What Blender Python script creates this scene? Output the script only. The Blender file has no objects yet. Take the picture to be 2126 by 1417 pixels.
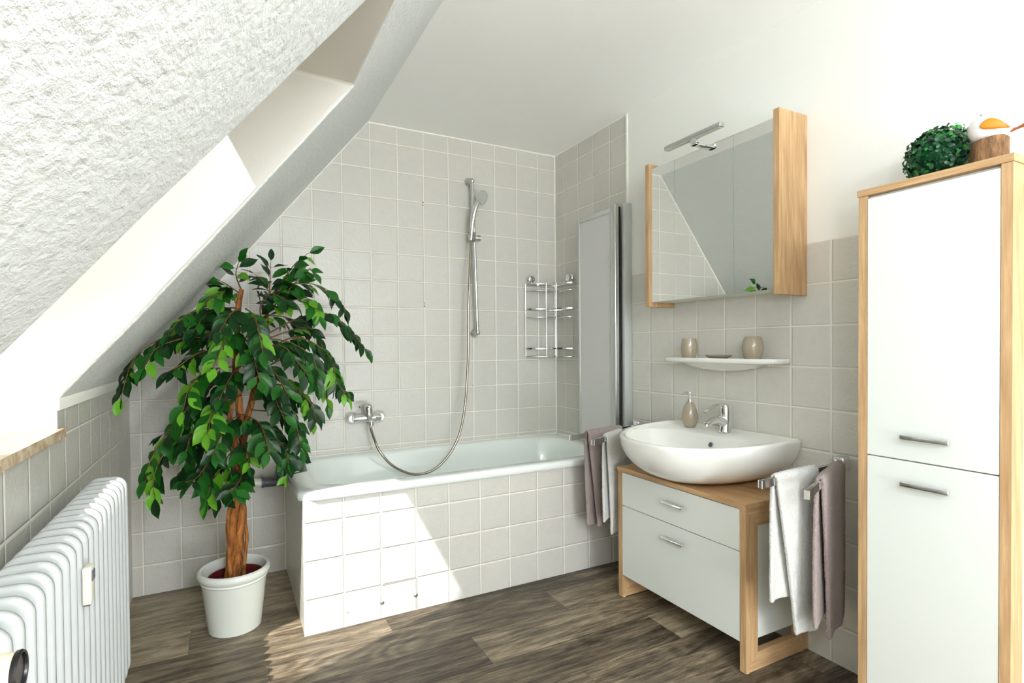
import bpy, bmesh, math, random
from mathutils import Vector, Matrix, noise

C = bpy.context.scene.collection
rnd = random.Random(7)
PITCH = 0.1525          # wall tile pitch
Z0 = 1.2045             # a tile joint height
XL = -2.311             # knee wall
ZC = 2.370              # ceiling
SL = 1.24               # slope of the roof (rise over run)
def slope_z(x): return 2.370 + SL * (x + 1.211)

# ------------------------------------------------------------------ materials
def lin(c):
    c = c / 255.0
    return c / 12.92 if c <= 0.04045 else ((c + 0.055) / 1.055) ** 2.4
def rgb(r, g, b): return (lin(r), lin(g), lin(b), 1.0)

class NT:
    def __init__(s, name):
        s.m = bpy.data.materials.new(name); s.m.use_nodes = True
        s.t = s.m.node_tree; s.b = s.t.nodes['Principled BSDF']
    def n(s, typ, **kw):
        nd = s.t.nodes.new(typ)
        for k, v in kw.items(): setattr(nd, k, v)
        return nd
    def l(s, a, b): s.t.links.new(a, b)
    def math(s, op, a, b=None, c=None, clamp=False):
        nd = s.n('ShaderNodeMath', operation=op); nd.use_clamp = clamp
        for i, v in enumerate((a, b, c)):
            if v is None: continue
            if isinstance(v, (int, float)): nd.inputs[i].default_value = v
            else: s.l(v, nd.inputs[i])
        return nd.outputs[0]
    def mix(s, f, a, b, blend='MIX'):
        nd = s.n('ShaderNodeMix', data_type='RGBA', blend_type=blend)
        for i, v in ((0, f), (6, a), (7, b)):
            if isinstance(v, (int, float)): nd.inputs[i].default_value = v
            elif isinstance(v, tuple): nd.inputs[i].default_value = v
            else: s.l(v, nd.inputs[i])
        return nd.outputs[2]
    def noise(s, vec, scale, detail=3, rough=0.5, dist=0.0):
        nd = s.n('ShaderNodeTexNoise'); nd.inputs['Scale'].default_value = scale
        nd.inputs['Detail'].default_value = detail; nd.inputs['Roughness'].default_value = rough
        nd.inputs['Distortion'].default_value = dist
        if vec is not None: s.l(vec, nd.inputs['Vector'])
        return nd.outputs['Fac']
    def coord(s, kind='Object'):
        return s.n('ShaderNodeTexCoord').outputs[kind]
    def mapping(s, vec, scale=(1, 1, 1), loc=(0, 0, 0), rot=(0, 0, 0)):
        nd = s.n('ShaderNodeMapping'); s.l(vec, nd.inputs[0])
        nd.inputs['Scale'].default_value = scale; nd.inputs['Location'].default_value = loc
        nd.inputs['Rotation'].default_value = rot
        return nd.outputs[0]
    def ramp(s, f, stops):
        nd = s.n('ShaderNodeValToRGB'); s.l(f, nd.inputs[0]); e = nd.color_ramp.elements
        while len(e) < len(stops): e.new(0.5)
        for k, (p, c) in enumerate(stops): e[k].position = p; e[k].color = c
        return nd.outputs[0]
    def bump(s, h, strength, dist):
        nd = s.n('ShaderNodeBump'); nd.inputs['Strength'].default_value = strength
        nd.inputs['Distance'].default_value = dist
        s.l(h, nd.inputs['Height']); s.l(nd.outputs[0], s.b.inputs['Normal'])
    def set(s, col=None, rough=None, metal=None, spec=None, coat=None):
        if col is not None:
            if isinstance(col, tuple): s.b.inputs['Base Color'].default_value = col
            else: s.l(col, s.b.inputs['Base Color'])
        if rough is not None: s.b.inputs['Roughness'].default_value = rough
        if metal is not None: s.b.inputs['Metallic'].default_value = metal
        if spec is not None: s.b.inputs['Specular IOR Level'].default_value = spec
        if coat is not None: s.b.inputs['Coat Weight'].default_value = coat
        return s.m

def plain(name, col, rough=0.5, metal=0.0, spec=0.5, coat=0.0, bump=None):
    t = NT(name); t.set(col, rough, metal, spec, coat)
    if bump:
        sc, st, di = bump
        t.bump(t.noise(t.coord(), sc, 4), st, di)
    else:
        # faint procedural unevenness of the surface
        v = t.noise(t.coord(), 9.0, 2)
        t.l(t.mix(t.math('MULTIPLY', v, 0.10), col, tuple(c * 0.9 for c in col[:3]) + (1,)), t.b.inputs['Base Color'])
    return t.m

def tile_mat(name, ua, uo, va, vo, relief=1.0, tone=1.0):
    """glazed embossed wall tile; ua/va = axis letters, uo/vo = joint offsets (m)"""
    t = NT(name)
    sep = t.n('ShaderNodeSeparateXYZ'); t.l(t.coord(), sep.inputs[0])
    u = t.math('DIVIDE', t.math('SUBTRACT', sep.outputs['XYZ'.index(ua)], uo), PITCH)
    v = t.math('DIVIDE', t.math('SUBTRACT', sep.outputs['XYZ'.index(va)], vo), PITCH)
    du = t.math('PINGPONG', u, 0.5); dv = t.math('PINGPONG', v, 0.5)
    d = t.math('MINIMUM', du, dv)
    mr = t.n('ShaderNodeMapRange', interpolation_type='SMOOTHSTEP')
    t.l(d, mr.inputs[0]); mr.inputs[1].default_value = 0.008; mr.inputs[2].default_value = 0.018
    tile = mr.outputs[0]
    cmb = t.n('ShaderNodeCombineXYZ')
    t.l(t.math('FLOOR', u), cmb.inputs[0]); t.l(t.math('FLOOR', v), cmb.inputs[1])
    wn = t.n('ShaderNodeTexWhiteNoise'); t.l(cmb.outputs[0], wn.inputs['Vector'])
    cloud = t.noise(t.coord(), 26, 4, 0.6)
    k = tone
    base = t.mix(cloud, rgb(207 * k, 205 * k, 196 * k), rgb(218 * k, 216 * k, 208 * k))
    base = t.mix(t.math('MULTIPLY', wn.outputs[0], 0.25), base, rgb(200 * k, 199 * k, 193 * k))
    col = t.mix(tile, rgb(236, 232, 219), base)
    t.l(col, t.b.inputs['Base Color'])
    r = t.math('MULTIPLY_ADD', tile, -0.52, 0.80); t.l(r, t.b.inputs['Roughness'])
    wv = t.noise(t.mapping(t.coord(), (1, 1, 1)), 70, 2, 0.5, 1.2)
    wv2 = t.noise(t.coord(), 20, 2, 0.5, 2.5)
    emb = t.math('ADD', t.math('MULTIPLY', wv, 0.55), t.math('MULTIPLY', wv2, 0.6))
    mr2 = t.n('ShaderNodeMapRange', interpolation_type='SMOOTHSTEP')
    t.l(d, mr2.inputs[0]); mr2.inputs[1].default_value = 0.01; mr2.inputs[2].default_value = 0.05
    h = t.math('ADD', t.math('MULTIPLY', mr2.outputs[0], 1.0), t.math('MULTIPLY', t.math('MULTIPLY', emb, mr2.outputs[0]), 2.2 * relief))
    t.bump(h, 0.65, 0.0015)
    return t.m

def plaster_mat(name, col, scale=70, dist=0.0025, strength=0.6, stretch=(1, 1, 1)):
    t = NT(name); t.set(col, 0.9, spec=0.2)
    v = t.mapping(t.coord(), stretch)
    a = t.noise(v, scale, 4, 0.6, 0.15); b = t.noise(v, scale * 0.4, 2, 0.5, 0.3)
    t.bump(t.math('ADD', a, t.math('MULTIPLY', b, 0.8)), strength, dist)
    return t.m

def oak_mat(name, axis='Z', light=(206, 170, 126), dark=(160, 124, 84)):
    t = NT(name)
    k = {'X': (0.05, 1, 1), 'Y': (1, 0.05, 1), 'Z': (1, 1, 0.05)}[axis]
    v = t.mapping(t.coord(), k)
    g = t.noise(v, 130, 5, 0.65); g2 = t.noise(v, 26, 3, 0.55, 0.6)
    kb = {'X': (0.16, 1, 1), 'Y': (1, 0.16, 1), 'Z': (1, 1, 0.16)}[axis]
    w = t.n('ShaderNodeTexWave', wave_type='BANDS', bands_direction='DIAGONAL'); t.l(t.mapping(t.coord(), kb), w.inputs[0])
    w.inputs['Scale'].default_value = 9; w.inputs['Distortion'].default_value = 7; w.inputs['Detail'].default_value = 2
    w.inputs['Detail Scale'].default_value = 0.8
    c = t.ramp(g, [(0.30, rgb(*dark)), (0.62, rgb(*light))])
    c = t.mix(t.math('MULTIPLY', t.math('SMOOTH_MIN', g2, 0.6, 0.2), 0.55), c, rgb(*[0.9 * x for x in light]))
    c = t.mix(t.math('MULTIPLY', t.math('POWER', w.outputs['Fac'], 3.0), 0.30), c, rgb(*[0.93 * x for x in dark]))
    t.l(c, t.b.inputs['Base Color']); t.set(None, 0.5, spec=0.35)
    t.bump(g, 0.15, 0.0006)
    return t.m

def floor_mat():
    t = NT('weathered_plank_vinyl')
    sep = t.n('ShaderNodeSeparateXYZ'); t.l(t.coord(), sep.inputs[0]); X, Y = sep.outputs[0], sep.outputs[1]
    W, Lp = 0.195, 1.18
    v = t.math('DIVIDE', t.math('ADD', Y, 0.845), -W)          # row 0 = first row towards the camera
    row = t.math('FLOOR', v)
    off = t.math('MULTIPLY_ADD', row, -0.4605, -0.617)
    u = t.math('DIVIDE', t.math('SUBTRACT', X, off), Lp)
    pl = t.math('FLOOR', u)
    cmb = t.n('ShaderNodeCombineXYZ'); t.l(row, cmb.inputs[0]); t.l(pl, cmb.inputs[1])
    wn = t.n('ShaderNodeTexWhiteNoise'); t.l(cmb.outputs[0], wn.inputs['Vector'])
    sh = t.n('ShaderNodeVectorMath', operation='MULTIPLY_ADD')
    t.l(wn.outputs['Color'], sh.inputs[0]); sh.inputs[1].default_value = (9, 7, 5); t.l(t.coord(), sh.inputs[2])
    vec = sh.outputs[0]
    fine = t.noise(t.mapping(vec, (0.07, 1, 1)), 190, 5, 0.7)
    mid = t.noise(t.mapping(vec, (0.10, 1, 1)), 30, 5, 0.62, 0.35)
    big = t.noise(t.mapping(vec, (0.5, 1, 1)), 5.5, 3, 0.5, 0.4)
    # cathedral figure: rings of a stretched noise field
    fld = t.noise(t.mapping(vec, (0.22, 1, 1)), 5.2, 2, 0.45, 0.5)
    ring = t.math('SINE', t.math('MULTIPLY', fld, 95.0))
    ring = t.math('MULTIPLY_ADD', ring, 0.5, 0.5)
    tone = t.math('ADD', t.math('MULTIPLY', mid, 0.52), t.math('MULTIPLY', fine, 0.50))
    tone = t.math('ADD', tone, t.math('MULTIPLY', t.math('MULTIPLY', ring, t.math('POWER', big, 2.0)), 0.17))
    tone = t.math('ADD', tone, t.math('MULTIPLY', t.math('SUBTRACT', wn.outputs[0], 0.5), 0.20))
    col = t.ramp(tone, [(0.37, rgb(50, 42, 33)), (0.47, rgb(91, 80, 65)), (0.56, rgb(124, 111, 91)), (0.69, rgb(172, 157, 131))])
    du = t.math('MULTIPLY', t.math('PINGPONG', u, 0.5), Lp); dv = t.math('MULTIPLY', t.math('PINGPONG', v, 0.5), W)
    d = t.math('MINIMUM', du, dv)
    gr = t.math('LESS_THAN', d, 0.0011)
    col = t.mix(t.math('MULTIPLY', gr, 0.55), col, rgb(45, 38, 32))
    t.l(col, t.b.inputs['Base Color'])
    t.set(None, 0.42, spec=0.4)
    t.bump(t.math('SUBTRACT', fine, t.math('MULTIPLY', gr, 1.0)), 0.25, 0.0008)
    return t.m

def towel_mat(name, col):
    t = NT(name)
    a = t.noise(t.coord(), 260, 3, 0.7); b = t.noise(t.coord(), 60, 3, 0.6)
    dk = tuple(c * 0.60 for c in col[:3]) + (1,)
    t.l(t.mix(a, dk, col), t.b.inputs['Base Color'])
    t.set(None, 1.0, spec=0.1)
    t.b.inputs['Sheen Weight'].default_value = 0.25; t.b.inputs['Sheen Roughness'].default_value = 0.6
    t.bump(t.math('ADD', a, t.math('MULTIPLY', b, 0.5)), 1.0, 0.004)
    return t.m

def glass_mat(name, tint=(1, 1, 1, 1), refl=0.08):
    t = NT(name)
    tr = t.n('ShaderNodeBsdfTransparent'); tr.inputs[0].default_value = tint
    gl = t.n('ShaderNodeBsdfGlossy'); gl.inputs['Roughness'].default_value = 0.02
    mx = t.n('ShaderNodeMixShader'); mx.inputs[0].default_value = refl
    t.l(tr.outputs[0], mx.inputs[1]); t.l(gl.outputs[0], mx.inputs[2])
    t.l(mx.outputs[0], t.t.nodes['Material Output'].inputs['Surface'])
    return t.m

def frosted_mat(name):
    t = NT(name)
    d = t.n('ShaderNodeBsdfDiffuse'); d.inputs[0].default_value = rgb(236, 235, 232)
    tl = t.n('ShaderNodeBsdfTranslucent'); tl.inputs[0].default_value = rgb(244, 243, 240)
    g = t.n('ShaderNodeBsdfGlossy'); g.inputs['Roughness'].default_value = 0.25; g.inputs[0].default_value = (0.8, 0.82, 0.86, 1)
    tr = t.n('ShaderNodeBsdfTransparent')
    m1 = t.n('ShaderNodeMixShader'); m1.inputs[0].default_value = 0.30
    t.l(d.outputs[0], m1.inputs[1]); t.l(tl.outputs[0], m1.inputs[2])
    m2 = t.n('ShaderNodeMixShader'); m2.inputs[0].default_value = 0.12
    t.l(m1.outputs[0], m2.inputs[1]); t.l(g.outputs[0], m2.inputs[2])
    m3 = t.n('ShaderNodeMixShader'); m3.inputs[0].default_value = 0.10
    t.l(m2.outputs[0], m3.inputs[1]); t.l(tr.outputs[0], m3.inputs[2])
    b = t.n('ShaderNodeBump'); b.inputs['Strength'].default_value = 0.3; b.inputs['Distance'].default_value = 0.001
    t.l(t.noise(t.coord(), 260, 2), b.inputs['Height'])
    for s_ in (d, tl, g): t.l(b.outputs[0], s_.inputs['Normal'])
    t.l(m3.outputs[0], t.t.nodes['Material Output'].inputs['Surface'])
    return t.m

def leaf_mat(name, a, b, rough=0.38):
    t = NT(name)
    n = t.noise(t.coord(), 14, 2); n2 = t.noise(t.coord(), 120, 2)
    c = t.mix(n, rgb(*a), rgb(*b)); t.l(t.mix(t.math('MULTIPLY', n2, 0.25), c, rgb(*[0.75 * q for q in a])), t.b.inputs['Base Color'])
    t.set(None, rough, spec=0.35)
    return t.m

def marble_mat():
    t = NT('cream_marble')
    a = t.noise(t.coord(), 14, 5, 0.65, 1.8)
    t.l(t.ramp(a, [(0.30, rgb(168, 136, 104)), (0.5, rgb(205, 182, 150)), (0.66, rgb(232, 218, 194))]), t.b.inputs['Base Color'])
    t.set(None, 0.22); return t.m

def bark_mat():
    t = NT('ficus_bark')
    v = t.mapping(t.coord(), (1, 1, 0.25))
    a = t.noise(v, 60, 5, 0.6, 0.6)
    t.l(t.ramp(a, [(0.34, rgb(86, 48, 22)), (0.52, rgb(150, 92, 42)), (0.70, rgb(186, 128, 66))]), t.b.inputs['Base Color'])
    t.set(None, 0.7, spec=0.25); t.bump(a, 0.8, 0.004); return t.m

MAT = dict(
    back=tile_mat('tile_back', 'X', -0.1338, 'Z', Z0, tone=0.95),
    shower=tile_mat('tile_shower_side', 'Y', -0.1036, 'Z', Z0, tone=0.95),
    wains=tile_mat('tile_wainscot', 'Y', -0.7236, 'Z', Z0),
    knee=tile_mat('tile_knee_wall', 'Y', -0.4775, 'Z', 0.9075, tone=0.95),
    apron=tile_mat('tile_apron', 'X', -1.5004 + .83, 'Z', 0.1379, 1.2, 0.94),
    apron_end=tile_mat('tile_apron_end', 'Y', -0.693 + .36, 'Z', 0.1379, 0.3),
    plaster=plaster_mat('painted_plaster', rgb(234, 235, 229), 60, 0.0016, 0.5),
    reveal=plaster_mat('shaded_reveal_cream', rgb(207, 204, 195), 60, 0.0016, 0.5),  # recess plaster; its shade is put into this darker cream tone
    ceiling=plaster_mat('painted_ceiling', rgb(250, 250, 248), 80, 0.0010, 0.4),
    slope=plaster_mat('rough_slope_plaster', rgb(231, 234, 234), 62, 0.0085, 0.7, (1.3, 0.6, 1.3)),
    floor=floor_mat(),
    oakz=oak_mat('sonoma_oak_upright', 'Z'), oaky=oak_mat('sonoma_oak_along', 'Y'), oakx=oak_mat('sonoma_oak_across', 'X'),
    white=plain('white_lacquer', rgb(222, 226, 220), 0.32),
    white_side=plain('white_carcass', rgb(222, 226, 220), 0.45),
    ceramic=plain('white_ceramic', rgb(236, 236, 230), 0.08, spec=0.6, coat=0.5),
    enamel=plain('white_enamel', rgb(232, 238, 234), 0.12, spec=0.6, coat=0.4),
    caulk=plain('white_caulk', rgb(240, 239, 230), 0.6),
    radiator=plain('radiator_enamel', rgb(190, 194, 193), 0.28),
    chrome=plain('chrome', (0.80, 0.80, 0.80, 1), 0.07, 1.0),
    satin=plain('satin_steel', (0.62, 0.62, 0.61, 1), 0.28, 1.0),
    alu=plain('painted_aluminium', rgb(196, 200, 196), 0.35, 0.35),
    hose=plain('braided_hose', (0.36, 0.33, 0.27, 1), 0.28, 1.0),
    taupe=plain('taupe_glaze', rgb(158, 146, 126), 0.12, spec=0.6, coat=0.4),
    mirror=plain('mirror_silver', (0.94, 0.95, 0.93, 1), 0.0, 1.0),
    edge=plain('glass_edge', rgb(176, 206, 198), 0.2),
    dark=plain('dark_gap', rgb(40, 40, 38), 0.7),
    black=plain('black_plastic', rgb(18, 16, 18), 0.25),
    cream=plain('cream_plastic', rgb(232, 224, 190), 0.4),
    ivory=plain('ivory_plastic', rgb(228, 226, 210), 0.4),
    pipe_w=plain('white_pipe', rgb(232, 230, 216), 0.3),
    pipe_g=plain('grey_pipe', rgb(92, 96, 104), 0.4),
    pot=plain('white_planter_glaze', rgb(226, 230, 222), 0.25),
    inner=plain('oxblood_inner_pot', rgb(96, 24, 22), 0.5),
    soil=plain('peat', rgb(34, 22, 16), 0.95, bump=(120, 1.0, 0.01)),
    bark=bark_mat(), twig=plain('twig_bark', rgb(112, 76, 44), 0.7),
    leaf_d=leaf_mat('leaf_deep', (7, 38, 12), (15, 64, 16)),
    leaf_m=leaf_mat('leaf_mid', (17, 74, 17), (36, 104, 25)),
    leaf_l=leaf_mat('leaf_lime', (76, 138, 30), (112, 172, 42)),
    box_d=leaf_mat('boxwood_deep', (10, 52, 34), (20, 84, 40), 0.3),
    box_l=leaf_mat('boxwood_bright', (34, 128, 48), (60, 160, 62), 0.3),
    marble=marble_mat(),
    glass=glass_mat('window_glass'),
    frost=frosted_mat('frosted_acrylic'),
    towel_w=towel_mat('white_terry', rgb(243, 243, 238)),
    towel_t=towel_mat('mauve_terry', rgb(180, 162, 156)),
    log=bark_mat(), orange=leaf_mat('orange_leaf', (206, 110, 14), (228, 140, 30), 0.4),
    bird=plain('bird_ceramic', rgb(240, 238, 236), 0.2, coat=0.5),
    tailm=plain('dry_stick', rgb(150, 84, 44), 0.7),
    winframe=plain('window_lacquer', rgb(232, 230, 220), 0.4),
    ink=plain('dial_ink', rgb(60, 48, 44), 0.6),
    stain=plain('plug_hole', rgb(78, 70, 56), 0.8),
)
lg = NT('log_bark'); a_ = lg.noise(lg.mapping(lg.coord(), (1, 1, 0.2)), 70, 5, 0.65, 0.5)
lg.l(lg.ramp(a_, [(0.35, rgb(74, 52, 38)), (0.55, rgb(126, 96, 66)), (0.72, rgb(160, 122, 82))]), lg.b.inputs['Base Color'])
lg.set(None, 0.8, spec=0.2); lg.bump(a_, 0.7, 0.003); MAT['log'] = lg.m

# ------------------------------------------------------------------ mesh kit
def wloc(o):
    v = Vector((0, 0, 0))
    while o is not None: v += o.location; o = o.parent
    return v

class MB:
    def __init__(s): s.bm = bmesh.new(); s.mi = 0
    def _faces(s, fs):
        for f in fs: f.material_index = s.mi
    def box(s, x0, x1, y0, y1, z0, z1, bev=0.0, seg=2, mat=None):
        vs = bmesh.ops.create_cube(s.bm, size=1.0)['verts']
        M = mat or Matrix.Identity(4)
        for v in vs:
            v.co = M @ Vector((x0 + (v.co.x + .5) * (x1 - x0), y0 + (v.co.y + .5) * (y1 - y0), z0 + (v.co.z + .5) * (z1 - z0)))
        fs = {f for v in vs for f in v.link_faces}; s._faces(fs)
        if bev > 0:
            es = list({e for v in vs for e in v.link_edges})
            r = bmesh.ops.bevel(s.bm, geom=es, offset=bev, segments=seg, affect='EDGES', profile=0.5)
            s._faces(r['faces'])
        return s
    def ring(s, pts): return [s.bm.verts.new(p) for p in pts]
    def loft(s, rings, cap0=True, cap1=True, closed=True):
        R = [s.ring(r) for r in rings]; n = len(R[0])
        for a, b in zip(R, R[1:]):
            for i in range(n if closed else n - 1):
                j = (i + 1) % n
                f = s.bm.faces.new((a[i], a[j], b[j], b[i])); f.material_index = s.mi
        if cap0: s.bm.faces.new(R[0][::-1]).material_index = s.mi
        if cap1: s.bm.faces.new(R[-1]).material_index = s.mi
        return s
    def tube(s, pts, r, seg=12, cap=True, up=None):
        P = [Vector(p) for p in pts]; n = len(P)
        rs = r if isinstance(r, (list, tuple)) else [r] * n
        T = []
        for i in range(n):
            d = P[min(i + 1, n - 1)] - P[max(i - 1, 0)]
            T.append(d.normalized() if d.length > 1e-9 else Vector((0, 0, 1)))
        u = Vector(up) if up else (Vector((0, 0, 1)) if abs(T[0].z) < .9 else Vector((1, 0, 0)))
        rings = []
        for i in range(n):
            u = (u - T[i] * u.dot(T[i])).normalized(); w = T[i].cross(u)
            rings.append([P[i] + (u * math.cos(a) + w * math.sin(a)) * rs[i] for a in [2 * math.pi * k / seg for k in range(seg)]])
        return s.loft(rings, cap, cap)
    def lathe(s, prof, c, axis=(0, 0, 1), seg=32, cap0=True, cap1=True):
        """prof: list of (radius, height along axis)"""
        A = Vector(axis).normalized(); u = Vector((1, 0, 0)) if abs(A.x) < .8 else Vector((0, 1, 0))
        u = (u - A * u.dot(A)).normalized(); w = A.cross(u); c = Vector(c)
        rings = [[c + A * h + (u * math.cos(a) + w * math.sin(a)) * max(r, 1e-5) for a in [2 * math.pi * k / seg for k in range(seg)]] for r, h in prof]
        return s.loft(rings, cap0, cap1)
    def poly(s, pts):
        f = s.bm.faces.new([s.bm.verts.new(p) for p in pts]); f.material_index = s.mi; return s
    def prism(s, pts, d):
        d = Vector(d); a = [Vector(p) for p in pts]
        return s.loft([a, [p + d for p in a]])
    def sphere(s, c, r, sc=(1, 1, 1), seg=24, rings=14, M=None):
        vs = bmesh.ops.create_uvsphere(s.bm, u_segments=seg, v_segments=rings, radius=1.0)['verts']
        for v in vs:
            p = Vector((v.co.x * r * sc[0], v.co.y * r * sc[1], v.co.z * r * sc[2]))
            if M is not None: p = M @ p
            v.co = p + Vector(c)
        s._faces({f for v in vs for f in v.link_faces}); return s
    def build(s, name, mats, parent=None, smooth=True, origin=None, recalc=True, angle=35):
        if not isinstance(mats, (list, tuple)): mats = [mats]
        if recalc: bmesh.ops.recalc_face_normals(s.bm, faces=s.bm.faces)
        if parent is not None: off = wloc(parent)
        elif origin is not None: off = Vector(origin)
        else:
            xs = [v.co for v in s.bm.verts]
            off = Vector(((min(v.x for v in xs) + max(v.x for v in xs)) / 2, (min(v.y for v in xs) + max(v.y for v in xs)) / 2, min(v.z for v in xs)))
        for v in s.bm.verts: v.co -= off
        me = bpy.data.meshes.new(name); s.bm.to_mesh(me); s.bm.free()
        for m in mats: me.materials.append(MAT[m] if isinstance(m, str) else m)
        o = bpy.data.objects.new(name, me); C.objects.link(o)
        if parent is not None: o.parent = parent
        else: o.location = off
        if smooth:
            for p in me.polygons: p.use_smooth = True
            me.set_sharp_from_angle(angle=math.radians(angle))
        return o

def thing(name, loc, label, cat, group=None):
    o = bpy.data.objects.new(name, None); o.empty_display_size = 0.05; C.objects.link(o)
    o.location = loc; o['label'] = label; o['category'] = cat
    if group: o['group'] = group
    return o
def tag(o, label, cat, group=None):
    o['label'] = label; o['category'] = cat
    if group: o['group'] = group
    return o
def struct(o): o['kind'] = 'structure'; return o
def V(*a): return Vector(a)
def lerp(a, b, t): return a + (b - a) * t
def catmull(pts, n=8):
    P = [Vector(p) for p in pts]; P = [P[0] * 2 - P[1]] + P + [P[-1] * 2 - P[-2]]; out = []
    for i in range(1, len(P) - 2):
        for k in range(n):
            t = k / n; a, b, c, d = P[i - 1:i + 3]
            out.append(0.5 * ((2 * b) + (c - a) * t + (2 * a - 5 * b + 4 * c - d) * t * t + (3 * b - a - 3 * c + d) * t ** 3))
    out.append(P[-2]); return out
# ------------------------------------------------------------------ the room
YF = -5.60      # wall behind the camera
ORG = (0, 0, 0)
m = MB(); m.box(XL - .12, 0.12, YF - .12, 0.12, -0.12, 0.0); struct(m.build('floor', 'floor', smooth=False, origin=ORG))
m = MB(); m.box(-1.211, 0.12, YF - .12, 0.12, ZC, ZC + 0.12); struct(m.build('ceiling', 'ceiling', smooth=False, origin=ORG))
# back wall: gable shape that follows the slope
zk = slope_z(XL)
gable = [(XL - .12, 0, -.12), (0.12, 0, -.12), (0.12, 0, ZC + .12), (-1.211 + .06, 0, ZC + .12), (XL - .12, 0, zk)]
m = MB(); m.prism([(p[0], 0.0, p[2]) for p in gable], (0, 0.12, 0)); wb = struct(m.build('wall_back', 'back', smooth=False, origin=ORG))
for (x, z, r) in ((-0.9, 1.968, .004), (-0.9, 1.952, .003), (-0.898, 1.372, .004), (-0.898, 1.392, .003), (-0.898, 1.383, .0022), (-0.596, 0.903, .003)):
    m = MB(); m.lathe([(r, 0), (r, .0012)], (x, 0, z), (0, -1, 0), 12); m.build('plug_hole', 'stain', wb)
m = MB(); m.prism([(p[0], YF, p[2]) for p in gable], (0, -0.12, 0)); struct(m.build('wall_front', 'plaster', smooth=False, origin=ORG))
# right wall: full-height tiles beside the tub, wainscot beyond, paint above
ZW = Z0 + 2 * PITCH; YS = -0.703
m = MB(); m.mi = 1
m.box(0.0, 0.12, YF, YS - .018, ZW, ZC)
m.mi = 0; m.box(0.0, 0.12, YS, 0.0, 0.0, ZC)
m.mi = 2; m.box(0.0, 0.12, YF, YS - .018, 0.0, ZW)
m.mi = 1; m.box(0.0, 0.12, YS - .018, YS, ZW, ZC)
m.mi = 2; m.box(0.0, 0.12, YS - .018, YS, 0.0, ZW)
struct(m.build('wall_right', ['shower', 'plaster', 'wains'], smooth=False, origin=ORG))
m = MB(); m.box(-.007, .001, YS - .012, YS + .002, ZW - .9, ZC, .002); struct(m.build('trim_1', 'caulk', origin=ORG))
# caulk beads
m = MB(); m.tube([(-1.225, -.001, ZC - .001), (0, -.001, ZC - .001)], .0065, 8)
m.tube([(0, -.001, ZC - .001), (0, YS, ZC - .001)], .004, 8)
m.tube([(-1.218, -.001, ZC - .006), (XL, -.001, slope_z(XL) - .003)], .0065, 8)
m.tube([(-.001, -.001, .57), (-.001, -.001, ZC)], .0045, 8)
struct(m.build('trim_2', 'caulk', origin=ORG))
# knee wall on the left, with the window recess sitting in it
YA, YB = -1.160, -1.89                # recess sides at the knee wall
ZS = 0.905                            # underside of the sill
ZT = 0.982                            # top of the tiles
YFT = [(XL, YA), (-2.10, -1.130), (-1.92, -1.155), (-1.75, -1.200), (-1.545, -1.245), (0, -1.245)]
def yfar(x):
    for (a, ya), (b, yb) in zip(YFT, YFT[1:]):
        if x <= b: return lerp(ya, yb, (x - a) / (b - a))
    return YFT[-1][1]
m = MB()
m.mi = 0
m.box(XL - .12, XL, YF, 0, 0, ZS)
m.box(XL - .12, XL, YA, 0, ZS, ZT); m.box(XL - .12, XL, YF, YB, ZS, ZT)
m.mi = 1
m.box(XL - .12, XL - .001, YA, 0, ZT, zk + .01); m.box(XL - .12, XL - .001, YF, YB, ZT, zk + .01)
struct(m.build('wall_left', ['knee', 'plaster'], smooth=False, origin=ORG))
m = MB(); m.box(XL - .002, XL + .006, YA, 0, ZT - .004, zk + .004, .003); m.box(XL - .002, XL + .006, YF, YB, ZT - .004, zk + .004, .003)
struct(m.build('trim_3', 'caulk', origin=ORG))
# roof window plane
HX, HZ = -2.030, 1.985
th = math.atan(SL); dn = V(-math.cos(th), 0, -math.sin(th)); nn = V(-math.sin(th), 0, math.cos(th))
def W(d, y, h): return V(HX, 0, HZ) + dn * d + nn * h + V(0, y, 0)
YO1, YO2 = -1.17, -1.861              # recess sides out at the window
xc, zc = -1.545, slope_z(-1.545)     # inner head corner
DB = (HZ - .90) / math.sin(th)       # length of the opening down to the sill
# the sloping wall with the recess (one mesh)
m = MB(); bm = m.bm; N = 22
far = []
for i in range(N + 1):
    t = i / N; x = lerp(xc, XL, t); far.append(V(x, yfar(x) + .006 * noise.noise(V(t * 5, 0, 1)), slope_z(x) + .003 * noise.noise(V(t * 7, 3, 0))))
near = []
for i in range(N + 1):
    t = i / N; x = lerp(xc, XL, t); near.append(V(x, YB + .008 * noise.noise(V(t * 5, 9, 1)), slope_z(x) + .003 * noise.noise(V(t * 7, 5, 0))))
def vv(p): return bm.verts.new(p)
Fv = [vv(p) for p in far]; Nv = [vv(p) for p in near]
Bv = [vv(V(p.x, 0, slope_z(p.x))) for p in far]; Kv = [vv(V(p.x, YF, slope_z(p.x))) for p in near]
for i in range(N):
    bm.faces.new((Fv[i], Fv[i + 1], Bv[i + 1], Bv[i])); bm.faces.new((Nv[i], Kv[i], Kv[i + 1], Nv[i + 1]))
tB = vv(V(-1.211, 0, ZC)); tF = vv(V(-1.211, yfar(xc), ZC)); tN = vv(V(-1.211, YB, ZC)); tK = vv(V(-1.211, YF, ZC))
bm.faces.new((Bv[0], tB, tF, Fv[0])); bm.faces.new((Fv[0], tF, tN, Nv[0])); bm.faces.new((Nv[0], tN, tK, Kv[0]))
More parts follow.
